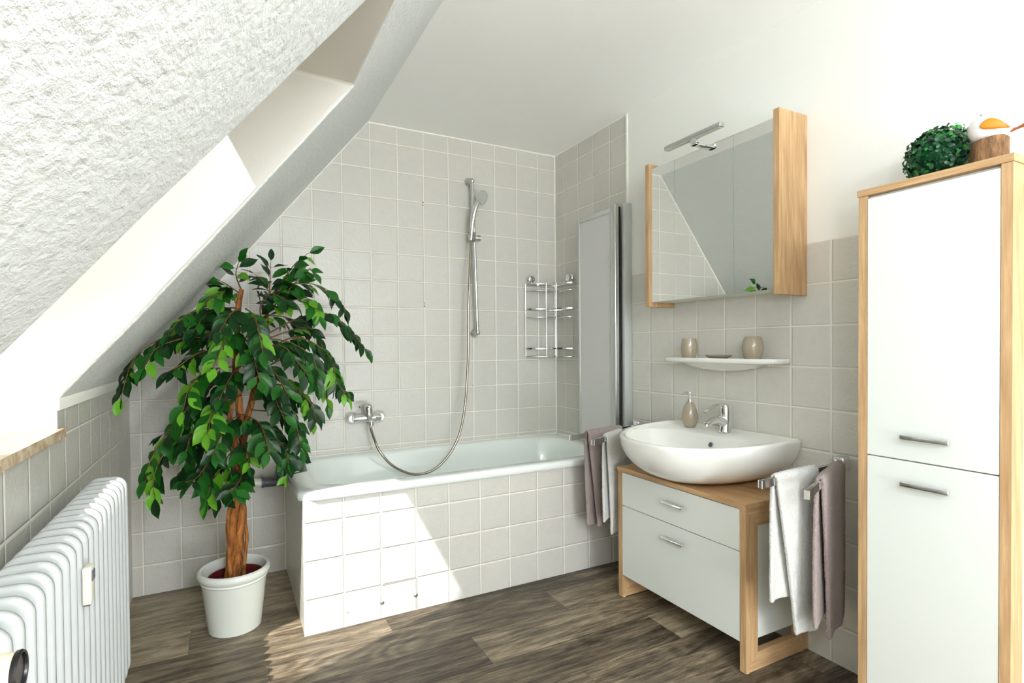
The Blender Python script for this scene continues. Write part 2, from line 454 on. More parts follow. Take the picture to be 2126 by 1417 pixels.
# cheeks: inner edge down to the window plane
zx = lambda z: HX - (HZ - z) / SL
def wp(t, y):
    z = lerp(2.008, .90, t); return V(zx(z), y, z)
Fo = [vv(wp(i / N, YO1)) for i in range(N + 1)]; No = [vv(wp(i / N, YO2)) for i in range(N + 1)]
for i in range(N):
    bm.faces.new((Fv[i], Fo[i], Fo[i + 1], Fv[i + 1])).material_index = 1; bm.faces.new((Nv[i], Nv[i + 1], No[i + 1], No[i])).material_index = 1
fb = vv(V(XL, YA, .90)); nb = vv(V(XL, YB, .90))
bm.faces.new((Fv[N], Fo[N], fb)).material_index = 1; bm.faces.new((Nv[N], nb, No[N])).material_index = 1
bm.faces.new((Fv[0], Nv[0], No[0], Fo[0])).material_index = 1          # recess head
bm.faces.new((fb, Fo[N], No[N], nb))                # recess bottom under the sill
bmesh.ops.recalc_face_normals(bm, faces=bm.faces)
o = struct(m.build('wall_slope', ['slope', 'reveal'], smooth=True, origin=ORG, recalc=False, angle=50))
md = o.modifiers.new('edge', 'BEVEL'); md.width = .010; md.segments = 3; md.limit_method = 'ANGLE'; md.angle_limit = math.radians(30)
# roof build-up outside, so that daylight only enters by the window
m = MB()
def roofbox(d0, d1, y0, y1, h0, h1, bev=0.0):
    a = [W(d, y, h) for d in (d0, d1) for y in (y0, y1) for h in (h0, h1)]
    vs = [bm2.verts.new(p) for p in a]
    for q in ((0, 1, 3, 2), (4, 6, 7, 5), (0, 4, 5, 1), (2, 3, 7, 6), (0, 2, 6, 4), (1, 5, 7, 3)):
        bm2.faces.new([vs[k] for k in q]).material_index = m.mi
bm2 = m.bm
roofbox(-1.6, DB + .5, YO1, .12, .0, .06); roofbox(-1.6, DB + .5, YF - .12, YO2, .0, .06)
roofbox(-1.6, -.050, YO2, YO1, .0, .06); roofbox(DB, DB + .5, YO2, YO1, .0, .06)
struct(m.build('trim_4', 'plaster', smooth=False, origin=ORG))
# roof window: frame, sash, pane, sill
win = struct(thing('window_1', (HX, (YO1 + YO2) / 2, HZ), 'x', 'x')); del win['label']; del win['category']
def bars(mat, name, d0, d1, y0, y1, wdt, h0, h1, top=None):
    global m, bm2
    m = MB(); bm2 = m.bm
    roofbox(d0, d1, y0, y0 + wdt, h0, h1); roofbox(d0, d1, y1 - wdt, y1, h0, h1)
    roofbox(d0, d0 + (top or wdt), y0 + wdt, y1 - wdt, h0, h1); roofbox(d1 - wdt, d1, y0 + wdt, y1 - wdt, h0, h1)
    return m.build(name, mat, win, smooth=False)
bars('winframe', 'window_frame', -.09, DB, YO2, YO1, .025, -.002, .07)
bars('winframe', 'window_sash', -.062, DB - .02, YO2 + .02, YO1 - .02, .045, .01, .06, .030)
m = MB(); bm2 = m.bm; roofbox(-.05, DB - .05, YO2 + .05, YO1 - .05, .032, .036); m.build('pane', 'glass', win, smooth=False)
m = MB()
m.prism([(-2.298, YA + .028, ZS), (-2.298, YB - .03, ZS), (XL - .02, YB - .03, ZS), (XL - .02, YB, ZS), (-2.80, YO2, ZS), (-2.80, YO1, ZS), (XL - .02, YA, ZS), (XL - .02, YA + .028, ZS)], (0, 0, .025))
m.build('window_sill', 'marble', win, smooth=False)

# ------------------------------------------------------------------ radiator
rad = thing('radiator', (-2.24, -1.5, 0), 'white column radiator of many flat sections under the window sill', 'radiator')
def rrect(x0, x1, z0, z1, r, n=6, cy=0):
    pts = []
    for cx_, cz_, a0 in ((x1 - r, z1 - r, 0), (x0 + r, z1 - r, 90), (x0 + r, z0 + r, 180), (x1 - r, z0 + r, 270)):
        for k in range(n + 1):
            a = math.radians(a0 + 90 * k / n); pts.append((cx_ + r * math.cos(a), cz_ + r * math.sin(a)))
    return pts
YR = -1.030; RX0, RX1, RZ0, RZ1 = -2.276, -2.178, .18, .767
def section(y1):
    mm = MB(); rings = []
    for dy, ins in ((0, .040), (.0015, .036), (.0022, .010), (.0036, .003), (.0070, .0), (.0160, .0), (.0194, .003), (.0208, .010), (.0216, .036), (.0498, .040)):
        rings.append([(p[0], y1 - .001 - dy, p[1]) for p in rrect(RX0 + ins, RX1 - ins, RZ0 + ins, RZ1 - ins, max(.008, .032 - ins * .8))])
    mm.loft(rings); return mm
base_sec = None
for k in range(20):
    if base_sec is None:
        base_sec = section(YR).build('radiator_section', 'radiator', rad, angle=60)
    else:
        c = base_sec.copy(); C.objects.link(c); c.parent = rad; c.location = (0, -.05 * k, 0)
m = MB(); m.tube([(-2.228, YR - .01, .70), (-2.228, YR - 1.02, .70)], .017, 12); m.tube([(-2.228, YR - .01, .25), (-2.228, YR - 1.02, .25)], .017, 12)
m.build('header_tube', 'radiator', rad)
for y in (-1.167, -1.917):
    m = MB(); m.box(XL + .0015, -2.25, y - .012, y + .012, .60, .625); m.build('bracket', 'radiator', rad)
    m = MB(); m.box(-2.255, -2.205, y - .010, y + .010, 0, .22, .002); m.build('foot', 'radiator', rad)
m = MB(); m.box(-2.178, -2.162, -1.608, -1.575, .622, .698, .004, 3); al = m.build('heat_meter', 'ivory', rad)
al['label'] = 'small ivory heat meter on the radiator front'
m = MB(); m.box(-2.1635, -2.1600, -1.603, -1.580, .668, .688, .001); m.build('display', 'pipe_g', al)
m = MB(); m.box(-2.176, -2.165, -1.603, -1.580, .6185, .624, .001); m.build('clip', 'pipe_g', al)
# thermostat head at the near end
ax = V(-2.147, -2.142, .766)
m = MB(); m.tube([(-2.238, -2.07, .70), (-2.227, -2.142, .72), (-2.227, -2.142, .745)], .012, 12)
m.lathe([(.014, -.02), (.018, 0), (.018, .03), (.014, .05)], (-2.227, -2.142, .766), (1, 0, 0), 20); m.build('valve', 'chrome', rad)
m = MB()
prof = [(.015, -.052), (.0215, -.046), (.023, -.03), (.0235, .004), (.0225, .012), (.0215, .015)]
rings = []
for r, h in prof:
    rings.append([ax + V(h, 0, 0) + V(0, math.cos(a), math.sin(a)) * (r + (.0007 if (k // 2) % 2 else 0) * (h < .002)) for k, a in enumerate([2 * math.pi * k / 72 for k in range(72)])])
m.loft(rings); hd = m.build('thermostat_head', 'cream', rad)
hd['label'] = 'cream ribbed thermostat head with a black end cap'
m = MB(); m.lathe([(.0218, .013), (.0240, .0135), (.0243, .0175), (.0230, .0195), (.0205, .019), (.0200, .0165), (.0, .0165)], ax, (1, 0, 0), 48, True, False)
m.build('end_cap', 'black', hd)
def textmesh(txt, size, name, mat, parent, M):
    cu = bpy.data.curves.new('t', 'FONT'); cu.body = txt; cu.size = size; cu.extrude = .0002; cu.align_x = 'CENTER'; cu.align_y = 'CENTER'
    to = bpy.data.objects.new('t', cu); C.objects.link(to); bpy.context.view_layer.update()
    me = bpy.data.meshes.new_from_object(to.evaluated_get(bpy.context.evaluated_depsgraph_get())); bpy.data.objects.remove(to)
    off = Matrix.Translation(-wloc(parent)); me.transform(off @ M); me.materials.clear(); me.materials.append(MAT[mat])
    o = bpy.data.objects.new(name, me); C.objects.link(o); o.parent = parent; return o
# "5" on the dial, facing the room side of the head, and a tick above it
def dialM(phi, x):
    nrm = V(0, math.cos(phi), math.sin(phi)); up = V(-1, 0, 0); rt = up.cross(nrm)
    R = Matrix((rt, up, nrm)).transposed().to_4x4(); return Matrix.Translation(ax + V(x, 0, 0) + nrm * .0242) @ R
textmesh('5', .0085, 'dial_number', 'ink', hd, dialM(math.radians(192), .004))
m = MB(); m.box(-.0020, .0005, -.0006, .0006, -.0003, .0004, mat=dialM(math.radians(165), .006)); m.build('dial_mark', 'ink', hd, smooth=False)

# ------------------------------------------------------------------ bath
tub = thing('bathtub', (-.83, -.36, 0), 'white enamel bathtub set in a beige tiled surround along the back wall', 'bathtub')
TX0, TY0 = -1.655, -.728
m = MB()
m.mi = 0; m.box(TX0, -.001, TY0, TY0 + .05, 0.001, .535)
m.mi = 1; m.box(TX0 + .0005, TX0 + .05, TY0 + .05, -.001, 0.001, .535)
ap = m.build('tiled_apron', ['apron', 'apron_end'], tub, smooth=False)
m = MB(); m.box(TX0 - .0015, TX0 + .004, TY0 - .0015, TY0 + .004, 0.001, .535, .001); m.build('corner_joint', 'caulk', ap)
for x, z in ((-1.492, .066), (-1.348, .067), (-1.201, .066)):
    m = MB(); m.lathe([(.0085, 0), (.0085, .002), (.006, .0035), (.0, .0035)], (x, TY0, z), (0, -1, 0), 20, True, False); m.build('panel_screw', 'satin' if x != -1.492 else 'cream', ap)
m = MB()
for (xa, xb, z) in ((-1.348, -1.196, .1379 + .0),):
    m.box(xa, xb, TY0 - .0006, TY0 + .001, z - .001, z + .001)
m.box(-1.1965, -1.1945, TY0 - .0006, TY0 + .001, 0.004, .138); m.build('panel_gap', 'stain', ap, smooth=False)
def srect(x0, x1, y0, y1, z, e=6, n=80, dz=None):
    cx_, cy_, a, b = (x0 + x1) / 2, (y0 + y1) / 2, (x1 - x0) / 2, (y1 - y0) / 2; out = []
    for k in range(n):
        t = 2 * math.pi * (k + .5) / n; c, s = math.cos(t), math.sin(t)
        q = (abs(c) ** e + abs(s) ** e) ** (-1 / e); out.append((cx_ + a * c * q, cy_ + b * s * q, z))
    return out
m = MB()
X0, X1, Y0_, Y1_ = -1.672, -.002, -.742, -.002
m.loft([srect(X0 + .004, X1, Y0_ + .004, Y1_, .534, 60), srect(X0, X1, Y0_, Y1_, .540, 50), srect(X0, X1, Y0_, Y1_, .560, 40), srect(X0 + .006, X1, Y0_ + .006, Y1_, .568, 30),
        srect(X0 + .02, X1 - .01, Y0_ + .018, Y1_ - .01, .570, 24),
        srect(-1.592, -.075, -.672, -.060, .568, 7), srect(-1.582, -.083, -.664, -.068, .562, 6.5), srect(-1.572, -.090, -.656, -.076, .548, 6),
        srect(-1.535, -.110, -.642, -.09, .46, 5), srect(-1.46, -.14, -.622, -.11, .32, 4.5), srect(-1.38, -.17, -.60, -.13, .22, 4),
        srect(-1.30, -.22, -.56, -.17, .175, 3.5), srect(-1.1, -.5, -.45, -.28, .165, 3)], cap0=False, cap1=True)
m.build('tub_shell', 'enamel', tub, angle=60)
m = MB(); m.tube([(TX0 - .01, -.0085, .566), (-.0085, -.0085, .566), (-.0085, TY0, .566)], .0075, 8); m.build('sealant_bead', 'caulk', tub)

# ------------------------------------------------------------------ bath mixer
mx = thing('bath_mixer', (-1.245, 0, .753), 'chrome single lever bath mixer on the tiled wall over the tub', 'tap')
zt = .757
m = MB(); m.tube([(-1.318, -.048, zt), (-1.300, -.050, zt), (-1.285, -.052, zt), (-1.205, -.052, zt), (-1.190, -.050, zt), (-1.172, -.048, zt)], [.019, .021, .0215, .0215, .021, .019], 20)
m.tube([(-1.236, -.056, zt - .005), (-1.238, -.060, zt + .030), (-1.240, -.062, zt + .055)], [.022, .0225, .0215], 20)
m.lathe([(.013, 0), (.013, .022), (.010, .026)], (-1.226, -.060, zt - .018), (0, 0, -1), 16)
m.build('mixer_body', 'chrome', mx)
for x in (-1.320, -1.170):
    m = MB(); m.lathe([(.035, 0), (.035, .004), (.031, .014), (.022, .022), (.019, .030), (.019, .042)], (x, -.001, zt), (0, -1, 0), 28); m.build('rosette', 'chrome', mx)
m = MB()
cap = [(-1.240, -.062, zt + .052), (-1.242, -.064, zt + .066), (-1.252, -.074, zt + .076), (-1.278, -.100, zt + .078), (-1.300, -.120, zt + .070)]
m.tube(catmull(cap, 5), [.0225, .0225, .022, .021, .020, .019, .0175, .016, .0145, .013, .0125, .012, .0115, .011, .0105, .010, .0095, .0085, .0075, .0065, .005], 16)
m.build('lever', 'chrome', mx)

# shower rail, hand shower and hose
rl = thing('shower_rail', (-.60, 0, 1.22), 'chrome shower riser rail with slider on the back wall', 'shower rail')
a0, a1 = V(-.586, -.050, 1.222), V(-.613, -.050, 2.115)
m = MB(); m.tube([a0, a1], .0105, 16); m.build('rail_bar', 'chrome', rl)
for p, s_ in ((a0, -1), (a1, 1)):
    m = MB(); m.lathe([(.024, 0), (.026, .006), (.022, .014), (.015, .022), (.0135, .045)], (p.x, -.001, p.z + s_ * .004), (0, -1, 0), 24)
    m.sphere((p.x, -.050, p.z), .0145, (1, 1, 1.25), 16, 10); m.build('wall_bracket', 'satin', rl)
sp = a0.lerp(a1, .625)
m = MB(); m.tube([sp + V(-.035, -.002, 0), sp + V(.036, -.002, 0)], [.0155, .0155], 20); m.lathe([(.019, 0), (.019, .012), (.012, .014)], sp + V(.036, -.002, 0), (-1, 0, 0), 20)
m.tube([sp + V(-.016, -.010, -.020), sp + V(-.020, -.040, .022)], [.017, .015], 18); m.build('slider', 'satin', rl)
hs = thing('hand_shower', (-.64, -.08, 1.77), 'chrome hand shower with round grey spray face resting in the rail slider', 'hand shower')
m = MB(); hp = [(-.636, -.080, 1.760), (-.634, -.088, 1.82), (-.628, -.100, 1.90), (-.614, -.110, 1.955), (-.596, -.106, 1.990)]
m.tube(catmull(hp, 4), [.010, .0105, .011, .0115, .012, .013, .0145, .0155, .0155, .0150, .014, .0135, .013, .0125, .0125, .013, .014], 16)
hf = V(.30, -.88, -.36).normalized()
m.lathe([(.011, -.030), (.028, -.023), (.040, -.009), (.0410, .0), (.039, .004)], V(-.578, -.118, 2.006), hf, 32); m.build('shower_handle', 'chrome', hs)
m = MB(); m.lathe([(.037, .0042), (.037, .006), (.0, .0068)], V(-.578, -.118, 2.006), hf, 32, True, False)
u_ = hf.orthogonal().normalized(); w_ = hf.cross(u_)
for rr, nn_ in ((.008, 6), (.017, 12), (.027, 18)):
    for k in range(nn_):
        a = 2 * math.pi * k / nn_; c = V(-.578, -.118, 2.006) + hf * .0062 + (u_ * math.cos(a) + w_ * math.sin(a)) * rr
        m.lathe([(.0014, 0), (.001, .0022)], c, hf, 6)
m.build('spray_face', 'alu', hs)
m = MB(); hz = [(-1.226, -.060, .722), (-1.232, -.080, .700), (-1.222, -.130, .640), (-1.205, -.160, .590), (-1.154, -.170, .523), (-1.090, -.170, .478), (-1.018, -.170, .451), (-.941, -.170, .455), (-.871, -.170, .490), (-.805, -.168, .558), (-.750, -.160, .658), (-.707, -.135, .806), (-.686, -.120, .970), (-.672, -.110, 1.136), (-.670, -.108, 1.330), (-.655, -.100, 1.570), (-.636, -.082, 1.765)]
cp = catmull(hz, 26); m.tube(cp, [.0072 if (k % 2) else .0064 for k in range(len(cp))], 12)
hose = tag(m.build('shower_hose', 'hose', origin=(-1.226, -.06, .43)), 'long ribbed metal shower hose looping from bath mixer to hand shower', 'hose')

# ------------------------------------------------------------------ corner caddy
cd = thing('corner_caddy', (-.09, -.09, 1.05), 'three tier chrome wire corner basket in the shower corner', 'corner rack')
def arc(z, k=1.0, y=None):
    P = [V(-.236, -.016, z), V(-.200, -.060, z), V(-.150, -.092, z), V(-.118, -.118, z), V(-.092, -.150, z), V(-.060, -.195, z), V(-.016, -.226, z)]
    return catmull(P, 5)
def outline(z): return arc(z) + [V(-.014, -.014, z)]
lev = [(1.527, 1.484), (1.370, 1.318), (1.122, 1.072)]
for zr, zb in lev:
    m = MB()
    for p0, p1 in zip(outline(zr), outline(zr)[1:] + outline(zr)[:1]):
        pass
    loop = outline(zr) + outline(zr)[:2]
    for q in (zr,):
        P = loop; up = V(0, 0, 1)
        rings = []
        for i, p in enumerate(P[:-1]):
            t = (P[i + 1] - P[i - 1 if i else -3]).normalized(); nrm = t.cross(up).normalized()
            rings.append([p + nrm * .0010 + up * .0038, p - nrm * .0010 + up * .0038, p - nrm * .0010 - up * .0038, p + nrm * .0010 - up * .0038])
        m.loft(rings)
    m.build('rim_band', 'chrome', cd)
    m = MB(); m.tube(outline(zb) + outline(zb)[:1], .0018, 6)
    A = arc(zb)
    for i in range(2, len(A) - 2, 2):
        m.tube([A[i], V(-.014, -.014, zb)], .0008, 5)
    for f in (.3, .5, .7, .86):
        m.tube([V(-.014, -.014, zb).lerp(p, f) for p in A], .0008, 5)
    m.build('wire_tray', 'chrome', cd)
for q in (0, 12, 20, 30):
    p = arc(0)[q]; m = MB(); m.tube([(p.x, p.y, 1.068), (p.x, p.y, 1.530)], .0016, 8); m.build('upright', 'chrome', cd)
m = MB(); m.tube([(-.014, -.014, 1.07), (-.014, -.014, 1.53)], .0016, 8); m.build('upright', 'chrome', cd)
for c, axn in ((V(-.197, -.001, 1.560), V(0, -1, 0)), (V(-.001, -.186, 1.560), V(-1, 0, 0))):
    m = MB(); m.lathe([(.029, 0), (.029, .006), (.024, .014), (.020, .018), (.022, .026), (.021, .032), (.012, .036)], c, axn, 28)
    m.tube([c + axn * .020, c + axn * .024 + V(0, 0, -.030)], .004, 8); m.build('suction_cup', 'chrome', cd)

# ------------------------------------------------------------------ folding shower screen
sc = thing('shower_screen', (-.05, -.52, .575), 'folded frosted shower screen with aluminium frame on the tub edge', 'shower screen')
def frame_panel(x, y0, y1, z0, z1, parent):
    m = MB(); w = .020
    m.box(x - .009, x + .009, y0, y0 + .030, z0, z1, .003); m.box(x - .009, x + .009, y1 - .014, y1, z0, z1, .003)
    m.box(x - .008, x + .008, y0 + .03, y1 - .014, z1 - .026, z1, .002); m.box(x - .008, x + .008, y0 + .03, y1 - .014, z0, z0 + .026, .002)
    f = m.build('panel_frame', 'alu', parent); 
    m = MB(); m.box(x - .002, x + .002, y0 + .028, y1 - .012, z0 + .022, z1 - .022); m.build('frosted_pane', 'frost', parent, smooth=False)
frame_panel(-.078, -.700, -.374, .590, 1.872, sc)
frame_panel(-.048, -.690, -.352, .592, 1.866, sc)
m = MB(); m.box(-.094, -.066, -.718, -.702, .590, 1.885, .005, 3); m.build('hinge_post', 'satin', sc)
m = MB(); m.box(-.052, -.001, -.742, -.718, .58, 1.888, .004); m.build('wall_profile', 'alu', sc)
m = MB(); m.box(-.062, -.054, -.716, -.706, .60, 1.87); m.build('seal', 'dark', sc)
# waste pipe by the back wall
pp = thing('waste_pipe', (-1.85, -.06, .47), 'white waste pipe with grey rubber socket running low along the back wall', 'pipe')
m = MB(); m.tube([(-1.666, -.07, .474), (-1.674, -.07, .474), (-1.768, -.07, .478)], .024, 20); m.lathe([(.027, 0), (.027, .012), (.024, .014)], (-1.770, -.07, .478), (1, 0, 0), 20); m.build('rubber_socket', 'pipe_g', pp)
m = MB(); m.tube(catmull([(-1.768, -.07, .478), (-1.84, -.07, .482), (-1.90, -.072, .470), (-1.93, -.075, .425), (-1.955, -.06, .398), (-1.985, -.03, .392), (-1.99, -.002, .392)], 6), .0195, 18); m.lathe([(.0245, 0), (.0245, .02), (.021, .022)], (-1.84, -.07, .481), (1, 0, 0), 20)
m.build('elbow', 'pipe_w', pp)
# ------------------------------------------------------------------ furniture in oak and white
def side_frame(parent, x0, x1, y0, y1, z0, z1, w, name='side_frame'):
    """upright rectangular frame in an X-Z plane, mitred corners; two materials for the grain direction"""
    m = MB()
    A = [(x0, z0), (x1, z0), (x1, z1), (x0, z1)]; B = [(x0 + w, z0 + w), (x1 - w, z0 + w), (x1 - w, z1 - w), (x0 + w, z1 - w)]
    for k in range(4):
        j = (k + 1) % 4; m.mi = 1 if k in (0, 2) else 0
        q = [A[k], A[j], B[j], B[k]]
        m.prism([(p[0], y0, p[1]) for p in q], (0, y1 - y0, 0))
    return m.build(name, ['oakz', 'oakx'], parent, smooth=False)
def bar_handle(parent, x, yc, z, L=.112):
    m = MB(); m.box(x - .021, x - .010, yc - L / 2, yc + L / 2, z - .006, z + .006, .0022, 3)
    m.box(x - .012, x, yc - L / 2 + .010, yc - L / 2 + .020, z - .005, z + .005, .001); m.box(x - .012, x, yc + L / 2 - .020, yc + L / 2 - .010, z - .005, z + .005, .001)
    return m.build('handle', 'chrome', parent)
va = thing('vanity_unit', (-.17, -1.375, 0), 'low oak and white vanity unit with two drawers under the washbasin', 'bathroom cabinet')
VY0, VY1 = -1.709, -1.040; VX = -.345
m = MB(); m.box(VX - .004, -.004, VY0 - .003, VY1 + .003, .572, .592, .0012); m.build('top_panel', 'oaky', va, smooth=False)
side_frame(va, VX, -.006, VY0, VY0 + .024, .006, .5715, .062); side_frame(va, VX, -.006, VY1 - .024, VY1, .006, .5715, .062)
m = MB(); m.box(VX + .019, -.012, VY0 + .006, VY1 - .006, .112, .5715)
m.build('carcass', 'white_side', va, smooth=False)
for y in (VY0 + .012, VY1 - .012):
    for x in (VX + .02, -.03):
        m = MB(); m.lathe([(.008, 0), (.008, .0065)], (x, y, 0), (0, 0, 1), 12); m.build('foot', 'cream', va)
for z0, z1, hz in ((.4225, .5685, .507), (.107, .4195, .362)):
    m = MB(); m.box(VX + .001, VX + .0175, VY0 + .0255, VY1 - .0255, z0, z1, .0012); d = m.build('drawer', 'white', va, smooth=False)
    bar_handle(d, VX + .001, -1.381, hz)

tc = thing('tall_cabinet', (-.165, -2.233, 0), 'tall oak framed cabinet with two white doors at the right edge', 'bathroom cabinet')
TY1, TYm = -2.067, -2.399; TX = -.330
m = MB(); m.box(TX - .004, -.004, TYm - .003, TY1 + .003, 1.547, 1.565, .0012); m.build('top_panel', 'oaky', tc, smooth=False)
side_frame(tc, TX, -.006, TYm, TYm + .021, .006, 1.5465, .060); side_frame(tc, TX, -.006, TY1 - .021, TY1, .006, 1.5465, .060)
m = MB(); m.box(TX + .019, -.012, TYm + .006, TY1 - .006, .112, 1.5465); m.build('carcass', 'white_side', tc, smooth=False)
for y in (TYm + .011, TY1 - .011):
    for x in (TX + .02, -.03):
        m = MB(); m.lathe([(.008, 0), (.008, .0065)], (x, y, 0), (0, 0, 1), 12); m.build('foot', 'cream', tc)
for z0, z1, hz in ((.8305, 1.538, .892), (.107, .8275, .769)):
    m = MB(); m.box(TX + .001, TX + .0175, TYm + .0225, TY1 - .0225, z0, z1, .0012); d = m.build('door', 'white', tc, smooth=False)
    bar_handle(d, TX + .001, -2.233, hz, .108)

# mirror cabinet
mc = thing('mirror_cabinet', (-.08, -1.36, 1.315), 'three door mirror cabinet with oak side panels above the washbasin', 'mirror cabinet')
MX = -.160
m = MB(); m.box(MX, -.001, -1.043, -1.020, 1.3165, 1.979, .0008); m.build('side_panel', 'oakz', mc, smooth=False)
m = MB(); m.box(MX, -.001, -1.703, -1.680, 1.3165, 1.979, .0008); m.build('side_panel', 'oakz', mc, smooth=False)
m = MB(); m.box(MX + .030, -.001, -1.6795, -1.0435, 1.338, 1.952); m.build('carcass', 'white_side', mc, smooth=False)
for y0, y1 in ((-1.1935, -1.0445), (-1.5015, -1.1955), (-1.6785, -1.5035)):
    m = MB(); m.mi = 0; m.box(MX + .010, MX + .014, y0, y1, 1.337, 1.953)
    m.mi = 1; m.box(MX + .0141, MX + .029, y0 + .001, y1 - .001, 1.338, 1.952)
    for f in m.bm.faces:
        if f.material_index == 0 and abs(f.normal.x) < .5: f.material_index = 2
    d = m.build('mirror_door', ['mirror', 'white_side', 'edge'], mc, smooth=False)
lp = MB(); lp.box(-.215, -.187, -1.493, -1.197, 1.980, 1.998, .003, 3); lm = lp.build('lamp', 'satin', mc); lm['label'] = 'slim chrome mirror light above the middle door'
m = MB(); m.box(-.211, -.191, -1.485, -1.205, 1.9785, 1.981); m.build('diffuser', 'ivory', lm, smooth=False)
m = MB(); m.box(-.208, -.10, -1.372, -1.340, 1.9535, 1.9605, .001); m.box(-.210, -.192, -1.372, -1.340, 1.9535, 1.981, .002); m.build('lamp_arm', 'chrome', lm)

# wall shelf with beakers
sh = thing('wall_shelf', (-.06, -1.35, 1.03), 'white ceramic wall shelf with a rounded belly above the washbasin', 'shelf')
def shelf_ring(k, z, n=72, kd=None, bi=0.0):
    kd = k if kd is None else kd; out = []
    for i in range(n):
        t = 2 * math.pi * (i + .5) / n; c, s = math.cos(t), math.sin(t)
        e = 2.6 if c < 0 else 12
        q = (abs(c) ** e + abs(s) ** e) ** (-1 / e)
        x = -.050 + (c * q * (.082 if c < 0 else .048)) ; x = min(-.002 + (x + .002) * kd, -.002 - bi)
        out.append((x, -1.348 + s * q * .298 * k, z))
    return out
m = MB(); m.loft([shelf_ring(.22, 1.027, kd=.40), shelf_ring(.42, 1.034, kd=.55), shelf_ring(.56, 1.045, kd=.66), shelf_ring(.66, 1.056, kd=.78), shelf_ring(.80, 1.0605, kd=.90), shelf_ring(.985, 1.0625, kd=.975), shelf_ring(1, 1.067), shelf_ring(1, 1.076), shelf_ring(.992, 1.0815, kd=.985, bi=.002), shelf_ring(.975, 1.0815, kd=.955, bi=.006), shelf_ring(.965, 1.0785, kd=.935, bi=.009)])
m.build('shelf_board', 'ceramic', sh, angle=60)
m = MB(); m.lathe([(.006, 0), (.006, .004)], (-.052, -1.585, 1.056), (0, 0, -1), 12); m.build('fixing_screw', 'satin', sh)
ZSH = 1.0787
m = MB(); m.lathe([(.026, 0), (.0285, .002), (.0335, .022), (.0350, .045), (.0335, .068), (.0305, .086), (.0300, .088), (.0285, .086), (.031, .066), (.0325, .044), (.030, .02), (.0, .006)], (-.068, -1.197, ZSH), seg=40, cap1=False)
tag(m.build('tumbler', 'taupe'), 'taupe ceramic tumbler at the left end of the white wall shelf', 'cup')
m = MB(); m.lathe([(.027, 0), (.030, .002), (.0370, .022), (.0400, .045), (.0375, .070), (.0290, .089), (.0270, .0905), (.0250, .089), (.034, .068), (.037, .044), (.034, .02), (.0, .006)], (-.068, -1.524, ZSH), seg=40, cap1=False)
tag(m.build('toothbrush_holder', 'taupe'), 'bulbous taupe ceramic toothbrush holder at the right end of the shelf', 'toothbrush holder')
m = MB()
def dish(k, z): return [(-.068 + .040 * k * math.cos(t), -1.358 + .066 * k * math.sin(t), z) for t in [2 * math.pi * i / 40 for i in range(40)]]
m.loft([dish(.55, ZSH), dish(.62, ZSH + .001), dish(.9, ZSH + .010), dish(1, ZSH + .0145), dish(.97, ZSH + .0155), dish(.86, ZSH + .011), dish(.5, ZSH + .005)])
tag(m.build('soap_dish', 'taupe', angle=60), 'shallow taupe ceramic soap dish in the middle of the wall shelf', 'soap dish')

# washbasin
wbn = thing('washbasin', (-.25, -1.375, .593), 'white ceramic washbasin standing on the low oak vanity unit', 'washbasin')
YC = -1.375
def bring(k, z, kx=None, n=96, xb=-.10, a=.415, b=.318, e=2.35, bi=0.0):
    kx = k if kx is None else kx; out = []
    for i in range(n):
        t = 2 * math.pi * (i + .5) / n; c, s = math.cos(t), math.sin(t)
        if c < 0:
            q = (abs(c) ** e + abs(s) ** e) ** (-1 / e); x = xb + c * q * a
        else:
            q = (abs(c) ** 14 + abs(s) ** 14) ** (-1 / 14); x = xb + c * q * (abs(xb) - .002)
        out.append((min(-.002 + (x + .002) * kx, -.002 - bi), YC + s * q * b * k, z - max(0, -x - .1) * .035 * max(0, min(1, (z - .60) / .1))))
    return out
def bowl(k, z, dx=0.0, n=96):
    out = []
    for i in range(n):
        t = 2 * math.pi * (i + .5) / n; c, s = math.cos(t), math.sin(t)
        e = 2.3 if c < 0 else 3.2
        q = (abs(c) ** e + abs(s) ** e) ** (-1 / e); x = -.265 + dx + c * q * (.214 if c < 0 else .118) * k
        out.append((x, YC + s * q * .284 * k, z - max(0, -x - .1) * .035))
    return out
m = MB()
m.loft([bring(.30, .5935, .56), bring(.36, .596, .61), bring(.47, .603, .685), bring(.60, .615, .765), bring(.725, .636, .845), bring(.83, .662, .905), bring(.91, .692, .95), bring(.965, .722, .98), bring(.992, .750, .996), bring(1.0, .768, 1.0), bring(1.0, .775, 1.0), bring(.992, .780, .993, bi=.001), bring(.977, .7825, .98, bi=.004),
        bring(.955, .780, .955, bi=.012), bring(.948, .775, .948, bi=.016), bowl(1.0, .768), bowl(.975, .760), bowl(.93, .735), bowl(.84, .700), bowl(.70, .668), bowl(.5, .650), bowl(.2, .642), bowl(.08, .640)], cap0=True, cap1=True)
m.build('basin', 'ceramic', wbn, angle=70)
m = MB(); m.lathe([(.013, 0), (.013, .002), (.0095, .0035), (.009, -.001)], (-.1585, -1.398, .728), (-.95, 0, .30), 24, True, True); m.build('overflow_ring', 'chrome', wbn)
m = MB(); m.lathe([(.0088, 0), (.0, .0006)], (-.1612, -1.398, .7290), (-.95, 0, .30), 20); m.build('overflow_hole', 'pipe_g', wbn)
m = MB(); m.lathe([(.021, 0), (.021, .003), (.0, .004)], (-.275, YC, .634), (0, 0, 1), 24); m.build('plug', 'chrome', wbn)

